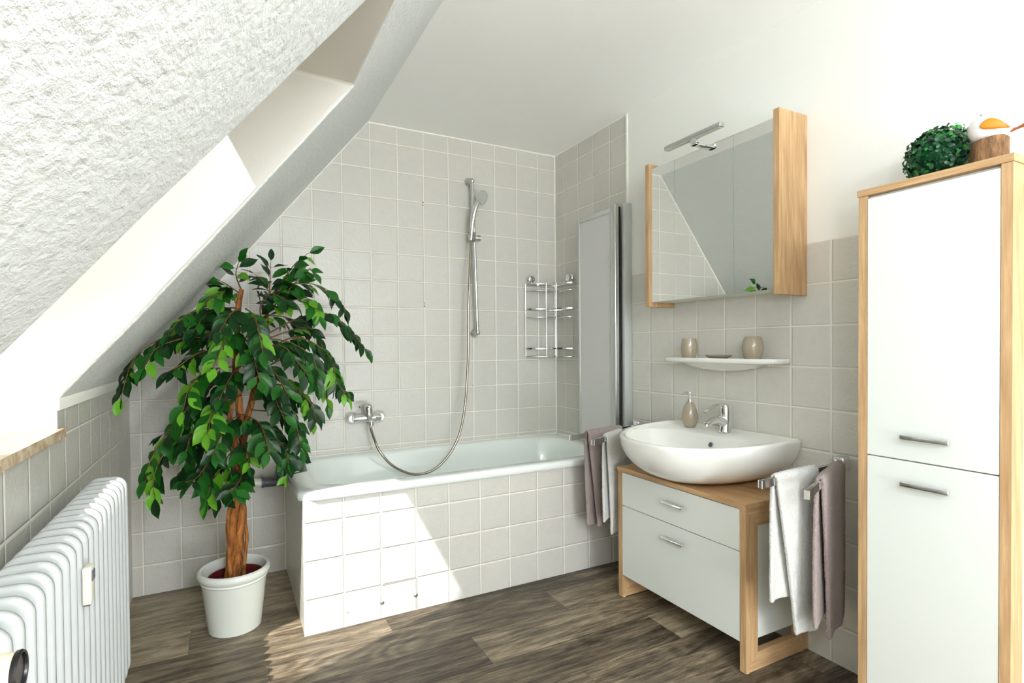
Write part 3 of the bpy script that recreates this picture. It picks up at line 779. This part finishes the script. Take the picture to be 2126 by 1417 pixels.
# basin tap
tp = thing('basin_tap', (-.085, -1.398, .773), 'chrome single lever tap on the back of the washbasin', 'tap')
ty, tz_, tx = -1.392, .7745, -.068
m = MB()
m.tube([(tx, ty, tz_ - .003), (tx, ty, tz_ + .004), (tx + .001, ty, tz_ + .02), (tx + .004, ty, tz_ + .05), (tx + .004, ty, tz_ + .075)], [.0265, .0265, .0235, .0225, .0235], 24)
m.tube(catmull([(tx + .006, ty, tz_ + .030), (tx - .035, ty, tz_ + .052), (tx - .080, ty, tz_ + .050), (tx - .112, ty, tz_ + .036)], 5), [.020, .020, .0195, .019, .0185, .018, .0175, .017, .0165, .016, .0155, .015, .0145, .014, .0135, .013], 18)
m.build('tap_body', 'chrome', tp, angle=50)
m = MB(); m.lathe([(.012, 0), (.012, .009), (.010, .010)], (tx - .108, ty, tz_ + .036), (-.45, 0, -.9), 20); m.build('aerator', 'satin', tp)
m = MB()
m.tube([(tx + .004, ty, tz_ + .072), (tx + .003, ty, tz_ + .090), (tx - .002, ty, tz_ + .104), (tx - .012, ty, tz_ + .112)], [.0235, .0235, .021, .012], 24)
rings = []
for x, z, w, h in ((tx + .018, .090, .010, .006), (tx + .006, .106, .019, .008), (tx - .020, .116, .0195, .007), (tx - .055, .114, .0165, .0055), (tx - .090, .103, .013, .0045), (tx - .118, .088, .009, .003)):
    rings.append([V(x, ty + w * math.cos(a), tz_ + z + h * math.sin(a)) for a in [2 * math.pi * k / 20 for k in range(20)]])
m.loft(rings); m.build('lever', 'chrome', tp, angle=60)
m = MB(); m.tube([(tx + .034, ty, tz_), (tx + .034, ty, tz_ + .050)], .0022, 8); m.sphere((tx + .034, ty, tz_ + .054), .006, seg=14, rings=8); m.build('pop_up_rod', 'chrome', tp)

# soap dispenser
DX, DY, DZ = -.083, -1.215, .7745
ds = thing('soap_dispenser', (DX, DY, DZ), 'taupe teardrop soap dispenser with chrome pump on the washbasin rim', 'soap dispenser')
m = MB(); m.lathe([(.021, 0), (.0235, .002), (.0300, .016), (.0338, .038), (.0330, .056), (.0280, .078), (.0200, .098), (.0120, .109), (.010, .110)], (DX, DY, DZ), seg=40); m.build('bottle', 'taupe', ds)
m = MB(); m.lathe([(.0105, .108), (.0105, .124), (.009, .125)], (DX, DY, DZ), seg=24); m.lathe([(.0035, .12), (.0035, .146)], (DX, DY, DZ), seg=12); m.build('collar', 'chrome', ds)
m = MB(); m.lathe([(.0065, .144), (.0075, .147), (.0065, .155)], (DX, DY, DZ), seg=16); m.tube(catmull([(DX, DY, DZ + .150), (DX - .022, DY + .003, DZ + .152), (DX - .038, DY + .005, DZ + .146)], 4), [.0042] * 6 + [.0036, .003, .0024], 10); m.build('pump_head', 'chrome', ds)

# ------------------------------------------------------------------ towel rails and towels
ZR = .722
def rail(yb, tips, label):
    t = thing('towel_rail', (-.02, yb, ZR), label, 'towel rail')
    m = MB(); m.box(-.046, -.001, yb - .022, yb + .022, ZR - .024, ZR + .026, .010, 3); m.build('bracket', 'chrome', t)
    for k, (x, y) in enumerate(tips):
        a = V(-.030, yb, ZR - .006 + .0); b = V(x, y, ZR - .006); d = (b - a).normalized(); s_ = V(0, 0, 1).cross(d)
        m = MB(); M = Matrix.Translation(a) @ Matrix((d, s_, V(0, 0, 1))).transposed().to_4x4()
        m.box(0, (b - a).length, -.006, .006, -.0105, .0105, .0018, 2, mat=M); m.build('arm', 'chrome', t)
    return t
LT = [(-.519, -.914), (-.503, -1.064)]; RT = [(-.489, -1.874), (-.478, -2.012)]
rail(-.812, LT, 'chrome two arm towel rail between the bathtub and the washbasin')
rail(-1.842, RT, 'chrome two arm towel rail between the washbasin and the tall cabinet')
def towel(name, yb, tip, x0, x1, ln, lf, mat, label, seed, near_shift=(0, 0), far_shift=(0, 0), gap=.016, thick=.013, amp=.007, near_taper=0.0, far_taper=0.0, tuck=0.0):
    """terry towel folded over a rail arm; x0/x1 = reach on the arm (world x), ln/lf = drop of the near/far half.
    near_shift/far_shift: how far the two lower corners move along the arm"""
    a = V(-.030, yb, 0); b = V(tip[0], tip[1], 0); d = (b - a).normalized(); nr = V(d.y, -d.x, 0)
    if nr.y > 0: nr = -nr
    r_ = random.Random(seed); ph = [r_.uniform(0, 6.28) for _ in range(6)]
    nu, top = 26, ZR + .0062 + thick * .5
    path = []      # (offset across the arm, drop, side, fraction)
    K = 34
    for k in range(K, 0, -1):
        f = k / K; path.append((gap * (1 + .5 * f * 0), .020 + (ln - .020) * f, 1, f))
    for k in range(0, 9):
        t_ = math.pi * k / 8; path.append((gap * math.cos(t_), .016 * (1 - math.sin(t_)), 1 if k < 4 else -1, 0.0))
    for k in range(1, K + 1):
        f = k / K; path.append((-gap, .020 + (lf - .020) * f, -1, f))
    m = MB(); grid = []
    for (o_, dr, side, f) in path:
        row = []
        for i in range(nu + 1):
            u = i / nu; sh_ = near_shift if side > 0 else far_shift
            x = lerp(x0 + sh_[0] * f, x1 + sh_[1] * f, u)
            s_ = (x - a.x) / d.x
            P = a + d * s_
            fold = amp * f ** .7 * (math.sin(u * 7.0 + ph[0] + side) + .5 * math.sin(u * 13 + ph[1] + side * 2 + f * 2))
            edge = -.006 * (abs(2 * u - 1) ** 6)
            P = P + nr * (o_ + side * (fold + edge + .010 * f * (1 - f)) + .0012 * noise.noise(V(x * 40, dr * 40, side)))
            z = top - dr + .004 * f * math.sin(u * 5 + ph[2]) + .0010 * noise.noise(V(x * 60, dr * 60, 5 + side))
            row.append(m.bm.verts.new((P.x, P.y, z)))
        grid.append(row)
    for p, q in zip(grid, grid[1:]):
        for i in range(nu): m.bm.faces.new((p[i], p[i + 1], q[i + 1], q[i]))
    o = m.build(name, mat, angle=180)
    s1 = o.modifiers.new('thick', 'SOLIDIFY'); s1.thickness = thick; s1.offset = 0; s1.use_rim = True
    s2 = o.modifiers.new('round', 'SUBSURF'); s2.levels = 1; s2.render_levels = 2
    tx_ = bpy.data.textures.new('terry', 'CLOUDS'); tx_.noise_scale = .005
    s3 = o.modifiers.new('pile', 'DISPLACE'); s3.texture = tx_; s3.strength = .0045; s3.mid_level = .5
    return tag(o, label, 'towel', None)
towel('towel', -.812, LT[0], -.412, -.165, .462, .458, 'towel_t', 'mauve towel over the rear arm of the rail beside the bathtub', 3, near_shift=(.055, .03), far_shift=(.02, .0))
towel('towel', -.812, LT[1], -.392, -.225, .468, .40, 'towel_w', 'white towel hanging between the mauve towel and the left end of the vanity', 5, near_shift=(.045, .03), far_shift=(.0, .0), amp=.004, thick=.011, gap=.014)
towel('towel', -1.842, RT[0], -.420, -.190, .525, .405, 'towel_w', 'white towel hanging beside the right side of the vanity', 8, near_shift=(.10, -.01), far_shift=(.0, .0), amp=.004, gap=.013)
towel('towel', -1.842, RT[1], -.328, -.035, .525, .462, 'towel_t', 'mauve towel hanging beside the tall cabinet', 11, near_shift=(.075, .0), far_shift=(-.01, .0), amp=.004, gap=.013)

# ------------------------------------------------------------------ on top of the tall cabinet
ZTC = 1.5655
bc, br = V(-.145, -2.182, ZTC + .083), .078
bx = thing('boxwood_ball', (bc.x, bc.y, ZTC), 'dark green artificial boxwood ball on top of the tall cabinet', 'artificial plant')
m = MB(); m.sphere(bc, br * .86, seg=24, rings=14); m.build('core', 'box_d', bx)
m = MB(); r2 = random.Random(21)
for k in range(1300):
    z = 1 - 2 * (k + .5) / 1300; ph = k * 2.39996; rr = math.sqrt(1 - z * z)
    n_ = V(rr * math.cos(ph), rr * math.sin(ph), z)
    c = bc + n_ * (br * r2.uniform(.82, 1.12) * (1 + .05 * noise.noise(n_ * 3)))
    if c.z < ZTC + .0135: continue
    a_ = (n_ + V(r2.uniform(-1, 1), r2.uniform(-1, 1), r2.uniform(-1, 1)) * .75).normalized(); u = a_.orthogonal().normalized(); w = a_.cross(u); t_ = r2.uniform(0, 6.28)
    u, w = u * math.cos(t_) + w * math.sin(t_), w * math.cos(t_) - u * math.sin(t_)
    s_ = r2.uniform(.0052, .0080); m.mi = 1 if r2.random() < .16 else 0
    vs = [m.bm.verts.new(c + u * (s_ * math.cos(q) * 1.1) + w * (s_ * .72 * math.sin(q)) + a_ * (s_ * .25 * math.cos(q) ** 2)) for q in [2 * math.pi * i / 8 + .2 for i in range(8)]]
    cv = m.bm.verts.new(c - a_ * s_ * .12)
    for i in range(8): m.bm.faces.new((vs[i], vs[(i + 1) % 8], cv)).material_index = m.mi
m.build('foliage', ['box_d', 'box_l'], bx, recalc=False, angle=180)
bo = thing('bird_ornament', (-.20, -2.305, ZTC), 'white ceramic bird with orange leaf wings on a bark log', 'ornament')
BC = V(-.20, -2.308, ZTC)
m = MB(); m.lathe([(.0365, 0), (.0375, .02), (.037, .05), (.0375, .074), (.0345, .080), (.020, .076), (.0, .074)], BC, seg=40, cap1=False)
for v in m.bm.verts:
    if v.co.z > ZTC + .06: v.co.z += -.10 * (v.co.y - BC.y)
m.build('log', 'log', bo)
m = MB(); bp = BC + V(.0, .004, .112); Mb = Matrix.Rotation(math.radians(14), 4, 'X')
m.sphere(bp, .040, (.90, 1.0, .98), 32, 20, Mb)
for v in m.bm.verts:
    q = v.co - bp
    if q.y < 0: v.co.y -= .22 * (-q.y) ** 2 / .04; v.co.z -= .40 * (-q.y) ** 2 / .04; v.co.x = bp.x + q.x * (1 - .25 * min(1, -q.y / .055))
bb = m.build('bird_body', 'bird', bo)
m = MB(); m.tube([bp + V(.010, .034, -.002), bp + V(.012, .043, -.004)], [.004, .0008], 10); m.build('beak', 'tailm', bb)
m = MB(); m.sphere(bp + V(-.0245, .004, .0295), .0016, seg=10, rings=8); m.build('eye', 'ink', bb)
for sx in (-1, 1):
    m = MB(); nL = 14; rows = []
    for i in range(nL + 1):
        t = i / nL; y = lerp(.002, -.050, t); h = .0135 * math.sin(math.pi * t ** .75) ** .9 + .0001
        row = []
        for s_ in (-1, -.5, 0, .5, 1):
            z = -.002 - .016 * t * t + s_ * h + .004 * math.sin(math.pi * t)
            # project to the body surface
            yy = y / .040; zz = z / .040; xx = math.sqrt(max(.16, 1 - min(.8, (yy * .8) ** 2) - min(.6, zz * zz))) * .036 * (1 - .22 * max(0, min(1, -y / .055)))
            row.append(m.bm.verts.new(bp + V(sx * (xx + .0035), y, z)))
        rows.append(row)
    for p, q in zip(rows, rows[1:]):
        for i in range(4): m.bm.faces.new((p[i], p[i + 1], q[i + 1], q[i]))
    w_o = m.build('wing', 'orange', bb); sm = w_o.modifiers.new('t', 'SOLIDIFY'); sm.thickness = .0012
m = MB()
for k, (dx, dz, L) in enumerate(((0, 0, .085), (-.004, -.003, .045), (.004, .002, .062))):
    m.tube([bp + V(dx, -.046, -.022 + dz), bp + V(dx * 1.5, -.046 - L * .5, -.020 + dz + .004), bp + V(dx * 2, -.046 - L, -.014 + dz + .006)], [.0024, .0034, .0014], 8)
m.build('tail', 'tailm', bb)

# ------------------------------------------------------------------ ficus tree
PX, PY = -1.897, -.500
pl = thing('potted_ficus', (PX, PY, 0), 'artificial weeping fig tree in a white planter beside the bathtub', 'potted plant')
m = MB(); m.lathe([(.094, 0), (.098, .002), (.120, .195), (.122, .200), (.1255, .204), (.124, .210), (.1285, .216), (.1345, .224), (.1355, .234), (.132, .244), (.125, .248), (.118, .244), (.1165, .234), (.114, .190), (.092, .010), (.0, .008)], (PX, PY, 0), seg=56, cap1=False)
m.build('planter', 'pot', pl)
m = MB(); m.lathe([(.080, .012), (.105, .208), (.1045, .212), (.101, .210), (.098, .178)], (PX + .006, PY, 0), seg=40); m.build('inner_pot', 'inner', pl)
m = MB(); m.lathe([(.0975, .176), (.06, .182), (.02, .185), (.0, .186)], (PX + .006, PY, 0), seg=32, cap1=False); m.build('soil', 'soil', pl)
TR = [[(-1.92, -0.5, 0.17), (-1.903, -0.5, 0.395), (-1.883, -0.5, 0.59), (-1.891, -0.47, 0.785)], [(-1.892, -0.5, 0.164), (-1.88, -0.485, 0.387), (-1.859, -0.47, 0.621), (-1.865, -0.47, 0.823), (-1.88, -0.47, 1.044), (-1.864, -0.475, 1.304), (-1.857, -0.48, 1.383)], [(-1.899, -0.52, 0.174), (-1.871, -0.49, 0.427), (-1.872, -0.46, 0.661), (-1.837, -0.455, 0.86), (-1.807, -0.45, 0.98), (-1.763, -0.45, 1.184), (-1.754, -0.45, 1.308)], [(-1.91, -0.53, 0.19), (-1.918, -0.53, 0.348), (-1.914, -0.53, 0.484), (-1.887, -0.5, 0.551)], [(-1.861, -0.47, 0.166), (-1.849, -0.44, 0.327), (-1.857, -0.46, 0.477), (-1.872, -0.48, 0.585)], [(-1.888, -0.48, 0.426), (-1.896, -0.495, 0.69), (-1.904, -0.5, 0.869), (-1.884, -0.5, 1.026), (-1.852, -0.5, 1.184)]]
rad_ = [(.019, .014), (.021, .009), (.018, .0085), (.009, .006), (.0085, .006), (.011, .007)]
for P, (ra, rb) in zip(TR, rad_):
    P = [V(*p) for p in P]; P[0].z = min(P[0].z, .165) if P[0].z < .2 else P[0].z
    if P[0].z < .2: P[0] = V(lerp(P[0].x, PX, .15), P[0].y, .175)
    cp = catmull(P, 8); n_ = len(cp)
    m = MB(); m.tube([p + V(noise.noise(p * 14), noise.noise(p * 14 + V(5, 5, 5)), 0) * .006 for p in cp], [lerp(ra, rb, i / (n_ - 1)) * (1 + .16 * noise.noise(p * 30)) for i, p in enumerate(cp)], 14)
    m.build('trunk', 'bark', pl, angle=80)
BR = [
[(-1.857, -0.48, 1.383), (-1.875, -0.515, 1.438), (-1.863, -0.55, 1.492)],
[(-1.858, -0.48, 1.363), (-1.91, -0.49, 1.4), (-1.948, -0.5, 1.42)],
[(-1.862, -0.48, 1.343), (-1.928, -0.55, 1.364), (-1.984, -0.62, 1.318)],
[(-1.756, -0.45, 1.308), (-1.744, -0.435, 1.413), (-1.738, -0.42, 1.509)],
[(-1.756, -0.45, 1.287), (-1.689, -0.467, 1.423), (-1.651, -0.483, 1.495), (-1.593, -0.5, 1.548)],
[(-1.756, -0.45, 1.287), (-1.673, -0.5, 1.389), (-1.601, -0.55, 1.469), (-1.598, -0.6, 1.462)],
[(-1.756, -0.45, 1.287), (-1.744, -0.425, 1.393), (-1.799, -0.4, 1.456)],
[(-1.765, -0.45, 1.349), (-1.666, -0.433, 1.417), (-1.543, -0.415, 1.42), (-1.456, -0.397, 1.364), (-1.419, -0.38, 1.299)],
[(-1.748, -0.45, 1.205), (-1.635, -0.487, 1.267), (-1.531, -0.525, 1.288), (-1.446, -0.562, 1.225), (-1.377, -0.6, 1.136)],
[(-1.748, -0.45, 1.184), (-1.611, -0.45, 1.227), (-1.551, -0.45, 1.185), (-1.501, -0.45, 1.054)],
[(-1.749, -0.45, 1.143), (-1.636, -0.493, 1.184), (-1.524, -0.535, 1.11), (-1.493, -0.578, 0.996), (-1.457, -0.62, 0.925)],
[(-1.759, -0.45, 1.061), (-1.654, -0.467, 1.101), (-1.548, -0.483, 0.993), (-1.521, -0.5, 0.886)],
[(-1.769, -0.45, 1.02), (-1.67, -0.417, 0.994), (-1.587, -0.383, 0.879), (-1.563, -0.35, 0.786)],
[(-1.828, -0.48, 0.922), (-1.739, -0.537, 0.922), (-1.671, -0.593, 0.844), (-1.651, -0.65, 0.732)],
[(-1.828, -0.48, 0.882), (-1.715, -0.453, 0.851), (-1.635, -0.427, 0.736), (-1.593, -0.4, 0.587)],
[(-1.838, -0.48, 0.822), (-1.739, -0.52, 0.8), (-1.688, -0.56, 0.7), (-1.684, -0.6, 0.608)],
[(-1.869, -0.48, 1.184), (-1.965, -0.487, 1.203), (-2.033, -0.493, 1.145), (-2.05, -0.5, 1.088)],
[(-1.877, -0.5, 1.262), (-1.979, -0.54, 1.296), (-2.051, -0.58, 1.265), (-2.103, -0.62, 1.199)],
[(-1.878, -0.5, 1.183), (-2.03, -0.54, 1.211), (-2.153, -0.58, 1.164), (-2.215, -0.62, 1.094), (-2.244, -0.66, 0.977)],
[(-1.879, -0.5, 1.164), (-2.029, -0.567, 1.182), (-2.133, -0.633, 1.146), (-2.17, -0.7, 1.078)],
[(-1.879, -0.5, 1.124), (-1.996, -0.583, 1.126), (-2.071, -0.667, 1.075), (-2.094, -0.75, 1.061)],
[(-1.88, -0.48, 1.065), (-1.982, -0.56, 1.051), (-2.035, -0.64, 1.001), (-2.055, -0.72, 0.92)],
[(-1.884, -0.48, 0.985), (-1.984, -0.51, 0.991), (-2.033, -0.54, 0.938), (-2.097, -0.57, 0.834), (-2.125, -0.6, 0.823)],
[(-1.891, -0.48, 0.906), (-2.003, -0.503, 0.895), (-2.068, -0.527, 0.845), (-2.147, -0.55, 0.726)],
[(-1.891, -0.48, 0.886), (-2.035, -0.522, 0.899), (-2.121, -0.565, 0.817), (-2.179, -0.607, 0.695), (-2.161, -0.65, 0.641)],
[(-1.892, -0.48, 0.826), (-2.019, -0.535, 0.824), (-2.112, -0.59, 0.766), (-2.156, -0.645, 0.674), (-2.146, -0.7, 0.616)],
[(-1.892, -0.48, 0.786), (-1.988, -0.487, 0.776), (-2.056, -0.493, 0.687), (-2.089, -0.5, 0.644)],
[(-1.89, -0.48, 0.726), (-1.97, -0.56, 0.709), (-2.017, -0.64, 0.656), (-2.051, -0.72, 0.66)],
[(-1.885, -0.48, 0.666), (-1.954, -0.57, 0.653), (-1.986, -0.66, 0.584)],
[(-1.882, -0.48, 0.626), (-1.921, -0.515, 0.598), (-1.948, -0.55, 0.542)],
[(-1.876, -0.48, 0.665), (-1.87, -0.615, 0.633), (-1.905, -0.75, 0.613)],
[(-1.862, -0.48, 1.064), (-1.899, -0.61, 1.031), (-1.94, -0.74, 0.951)],
[(-1.851, -0.48, 1.184), (-1.83, -0.63, 1.143), (-1.805, -0.78, 1.018)],
[(-1.841, -0.48, 1.304), (-1.811, -0.62, 1.257), (-1.794, -0.76, 1.125)],
[(-1.86, -0.48, 1.224), (-1.913, -0.63, 1.181), (-1.953, -0.78, 1.075)],
[(-1.827, -0.48, 0.983), (-1.762, -0.61, 0.969), (-1.72, -0.74, 0.865)],
[(-1.863, -0.48, 0.944), (-1.95, -0.62, 0.922), (-1.979, -0.76, 0.833)],
[(-1.856, -0.48, 0.864), (-1.8, -0.63, 0.838), (-1.776, -0.78, 0.747)],
[(-1.865, -0.48, 0.864), (-1.918, -0.62, 0.846), (-1.965, -0.76, 0.745)],
[(-1.788, -0.48, 1.143), (-1.704, -0.6, 1.142), (-1.628, -0.72, 1.027)],
[(-1.807, -0.48, 1.083), (-1.761, -0.62, 1.066), (-1.704, -0.76, 0.958)],
[(-1.86, -0.48, 1.184), (-1.948, -0.39, 1.287), (-2.005, -0.3, 1.249)],
[(-1.861, -0.48, 1.144), (-1.783, -0.413, 1.268), (-1.66, -0.347, 1.274), (-1.548, -0.28, 1.211)],
[(-1.863, -0.48, 0.944), (-1.97, -0.413, 0.944), (-2.044, -0.347, 0.861), (-2.067, -0.28, 0.772)],
[(-1.827, -0.48, 0.942), (-1.708, -0.38, 0.929), (-1.638, -0.28, 0.827)],
[(-1.859, -0.48, 1.304), (-1.912, -0.39, 1.308), (-1.968, -0.3, 1.271)],
[(-1.859, -0.48, 1.304), (-1.895, -0.62, 1.275), (-1.936, -0.76, 1.196)],
[(-1.853, -0.48, 1.064), (-1.785, -0.39, 1.018), (-1.722, -0.3, 0.879)],
[(-1.875, -0.48, 0.785), (-1.851, -0.59, 0.741), (-1.839, -0.7, 0.685)],
[(-1.884, -0.48, 0.726), (-1.938, -0.465, 0.669), (-2.018, -0.45, 0.576)],
[(-1.757, -0.46, 1.287), (-1.694, -0.513, 1.326), (-1.605, -0.567, 1.345), (-1.565, -0.62, 1.262)],
[(-1.755, -0.46, 1.307), (-1.684, -0.405, 1.398), (-1.597, -0.35, 1.407)],
[(-1.762, -0.46, 1.205), (-1.787, -0.5, 1.304), (-1.752, -0.54, 1.362), (-1.7, -0.58, 1.34)],
[(-1.768, -0.46, 1.143), (-1.628, -0.407, 1.121), (-1.496, -0.353, 1.051), (-1.466, -0.3, 0.957)],
[(-1.869, -0.47, 1.204), (-1.946, -0.52, 1.279), (-1.979, -0.57, 1.276), (-2.026, -0.62, 1.199)],
[(-1.864, -0.47, 1.304), (-1.911, -0.51, 1.378), (-1.937, -0.55, 1.325)],
[(-1.808, -0.47, 0.981), (-1.702, -0.547, 0.982), (-1.617, -0.623, 0.923), (-1.6, -0.7, 0.852)],
[(-1.856, -0.47, 0.782), (-1.76, -0.547, 0.785), (-1.712, -0.623, 0.733), (-1.702, -0.7, 0.688)],
[(-1.883, -0.48, 0.826), (-1.969, -0.54, 0.859), (-2.032, -0.6, 0.815), (-2.053, -0.66, 0.754)],
[(-1.884, -0.48, 1.025), (-2.003, -0.44, 1.007), (-2.066, -0.4, 0.928)],
[(-1.882, -0.48, 0.925), (-1.953, -0.39, 0.942), (-1.993, -0.3, 0.832)],
[(-1.824, -0.48, 1.184), (-1.681, -0.547, 1.163), (-1.595, -0.613, 1.092), (-1.587, -0.68, 0.985)]]
tw = MB(); lf = MB(); rl_ = random.Random(5); nleaf = 0
def inside(p, mg=.012):
    if p.y > -mg: p.y = -mg
    if p.x < XL + mg: p.x = XL + mg
    lim = slope_z(p.x) - mg * 1.4
    if p.z > lim:
        e = (p.z - lim) / (1 + SL * SL); p.x += e * SL; p.z -= e
    if p.z < .62 and p.x > -1.70 and p.y > -.79 and p.x < 0: p.x = min(p.x, -1.70)
    return p
def leaf(lf, c, d, nrm, L, W, mi, curl):
    d = d.normalized(); s = d.cross(nrm).normalized(); n = s.cross(d)
    prof = [(0, .0), (.10, .34), (.28, .84), (.46, 1.0), (.64, .86), (.80, .52), (.92, .20), (1.0, 0)]
    rows = []
    wv = rl_.uniform(-1, 1)
    for t, w in prof:
        mid = c + d * (L * t) - n * (curl * L * t * t)
        fold = .16 * W * w
        if w == 0: rows.append([lf.bm.verts.new(inside(mid))])
        else:
            rip = .05 * W * math.sin(9 * t + wv * 3)
            rows.append([lf.bm.verts.new(inside(mid + s * (sg * W * .5 * w) + n * (fold * abs(sg) + rip * sg))) for sg in (-1, 0, 1)])
    for a, b in zip(rows, rows[1:]):
        if len(a) == 1: fs = [(a[0], b[1], b[0]), (a[0], b[2], b[1])]
        elif len(b) == 1: fs = [(a[0], a[1], b[0]), (a[1], a[2], b[0])]
        else: fs = [(a[0], a[1], b[1], b[0]), (a[1], a[2], b[2], b[1])]
        for f in fs: lf.bm.faces.new(f).material_index = mi
ax_ = V(-1.87, -.48, 0)
for bi, P in enumerate(BR):
    P = [V(*p) for p in P]
    cp = [inside(p) for p in catmull(P, 14)]; n_ = len(cp)
    tw.tube(cp, [lerp(.0032, .0011, i / (n_ - 1)) for i in range(n_)], 6)
    Ls = [0.0]
    for a, b in zip(cp, cp[1:]): Ls.append(Ls[-1] + (b - a).length)
    tot = Ls[-1]; pos = tot * .15 + .015; k = 0
    def at(s_):
        for i in range(n_ - 1):
            if Ls[i + 1] >= s_: 
                f = (s_ - Ls[i]) / max(1e-6, Ls[i + 1] - Ls[i]); return cp[i].lerp(cp[i + 1], f), (cp[i + 1] - cp[i]).normalized()
        return cp[-1], (cp[-1] - cp[-2]).normalized()
    limey = rl_.random() < .22
    while pos <= tot + .001:
        p, t_ = at(pos); side = 1 if k % 2 else -1
        out = V(p.x - ax_.x, p.y - ax_.y, 0); out = out.normalized() if out.length > .01 else V(0, -1, 0)
        hor = t_.cross(V(0, 0, 1)); hor = hor.normalized() if hor.length > .1 else V(1, 0, 0)
        for rep in range(2 if rl_.random() < .62 else 1):
            up_t = .5 * max(0, t_.z)
            d = t_ * rl_.uniform(.5, .9) + hor * side * rl_.uniform(.25, .95) + V(0, 0, -1) * rl_.uniform(.25, 1.0) * (1 - up_t) + V(0, -1, 0) * rl_.uniform(-.3, .35)
            if pos > tot - .02: d = t_ + V(0, 0, -.3)
            d.normalize()
            nrm = (out * .5 + V(-.15, -.65, .55) + V(rl_.uniform(-.5, .5), rl_.uniform(-.5, .5), rl_.uniform(-.4, .4))).normalized()
            L = rl_.uniform(.064, .096) * (1 if pos < tot * .8 else .85); W_ = L * rl_.uniform(.42, .54)
            q = rl_.random(); mi = 0 if q < .66 else (1 if q < .94 else 2)
            if limey: mi = 1 if q < .55 else 2
            pet = p + d * .010
            tw.tube([p, pet + d * .004], [.0009, .0007], 4)
            leaf(lf, pet, d, nrm, L, W_, mi, rl_.uniform(-.05, .28)); nleaf += 1; side = -side
        pos += rl_.uniform(.022, .033); k += 1
tw.build('twigs', 'twig', pl, angle=180)
lf.build('foliage', ['leaf_d', 'leaf_m', 'leaf_l'], pl, recalc=False, angle=180)
print('leaves', nleaf)

# ------------------------------------------------------------------ light
sd = V(1.0, 1.0, -1.88).normalized()
sun = bpy.data.lights.new('sun', 'SUN'); sun.energy = 7.4; sun.angle = math.radians(.53); sun.color = (1.0, .982, .945)
so = bpy.data.objects.new('sun', sun); C.objects.link(so); so.rotation_euler = sd.to_track_quat('-Z', 'Y').to_euler(); so.location = (-6, -6, 9)
def area(name, loc, aim, size, power, col=(1, 1, 1), shape='DISK'):
    l = bpy.data.lights.new(name, 'AREA'); l.shape = shape; l.size = size; l.energy = power; l.color = col
    o = bpy.data.objects.new(name, l); C.objects.link(o); o.location = loc
    o.rotation_euler = (V(*aim) - V(*loc)).to_track_quat('-Z', 'Y').to_euler(); return o
for nm, loc, e, rs in (('high_fill', (-1.50, -5.10, 2.00), 100, .22), ('low_fill', (-1.00, -4.80, .60), 108, .30), ('flash_fill', (-1.75, -3.20, 1.45), 22, .08), ('bounce_fill', (-1.46, -4.10, 1.96), 36, .07)):  # unseen fill lights added behind the camera to brighten the room
    l = bpy.data.lights.new(nm, 'POINT'); l.energy = e; l.shadow_soft_size = rs; l.color = (.885, .925, 1.0)
    o = bpy.data.objects.new(nm, l); C.objects.link(o); o.location = loc
w = bpy.data.worlds.new('sky'); bpy.context.scene.world = w; w.use_nodes = True
nt = w.node_tree; bg = nt.nodes['Background']
bg.inputs[0].default_value = (.86, .93, 1.0, 1); bg.inputs[1].default_value = .6

# ------------------------------------------------------------------ camera
cam = bpy.data.cameras.new('camera'); co = bpy.data.objects.new('camera', cam); C.objects.link(co)
yaw, pit, rol = 0.4766, -0.0145, -0.0081
F = V(math.sin(yaw) * math.cos(pit), math.cos(yaw) * math.cos(pit), math.sin(pit)); R = V(math.cos(yaw), -math.sin(yaw), 0); U = R.cross(F)
R2 = R * math.cos(rol) + U * math.sin(rol); U2 = -R * math.sin(rol) + U * math.cos(rol)
co.matrix_world = Matrix.Translation(V(-1.9114, -2.9448, 1.1382)) @ Matrix((R2, U2, -F)).transposed().to_4x4()
cam.sensor_width = 36; cam.lens = 1108.84 / 2126 * 36; cam.shift_x = (1063 - 1044.13) / 2126; cam.shift_y = (734.56 - 708.5) / 2126
cam.clip_start = .02
s = bpy.context.scene; s.camera = co
s.view_settings.view_transform = 'Standard'; s.view_settings.look = 'None'; s.view_settings.gamma = 1.0; s.view_settings.use_curve_mapping = False
s.view_settings.exposure = 0.24
s.cycles.max_bounces = 14; s.cycles.diffuse_bounces = 12; s.cycles.glossy_bounces = 6; s.cycles.transparent_max_bounces = 12
s.cycles.sample_clamp_indirect = 6; s.cycles.caustics_reflective = False; s.cycles.caustics_refractive = False
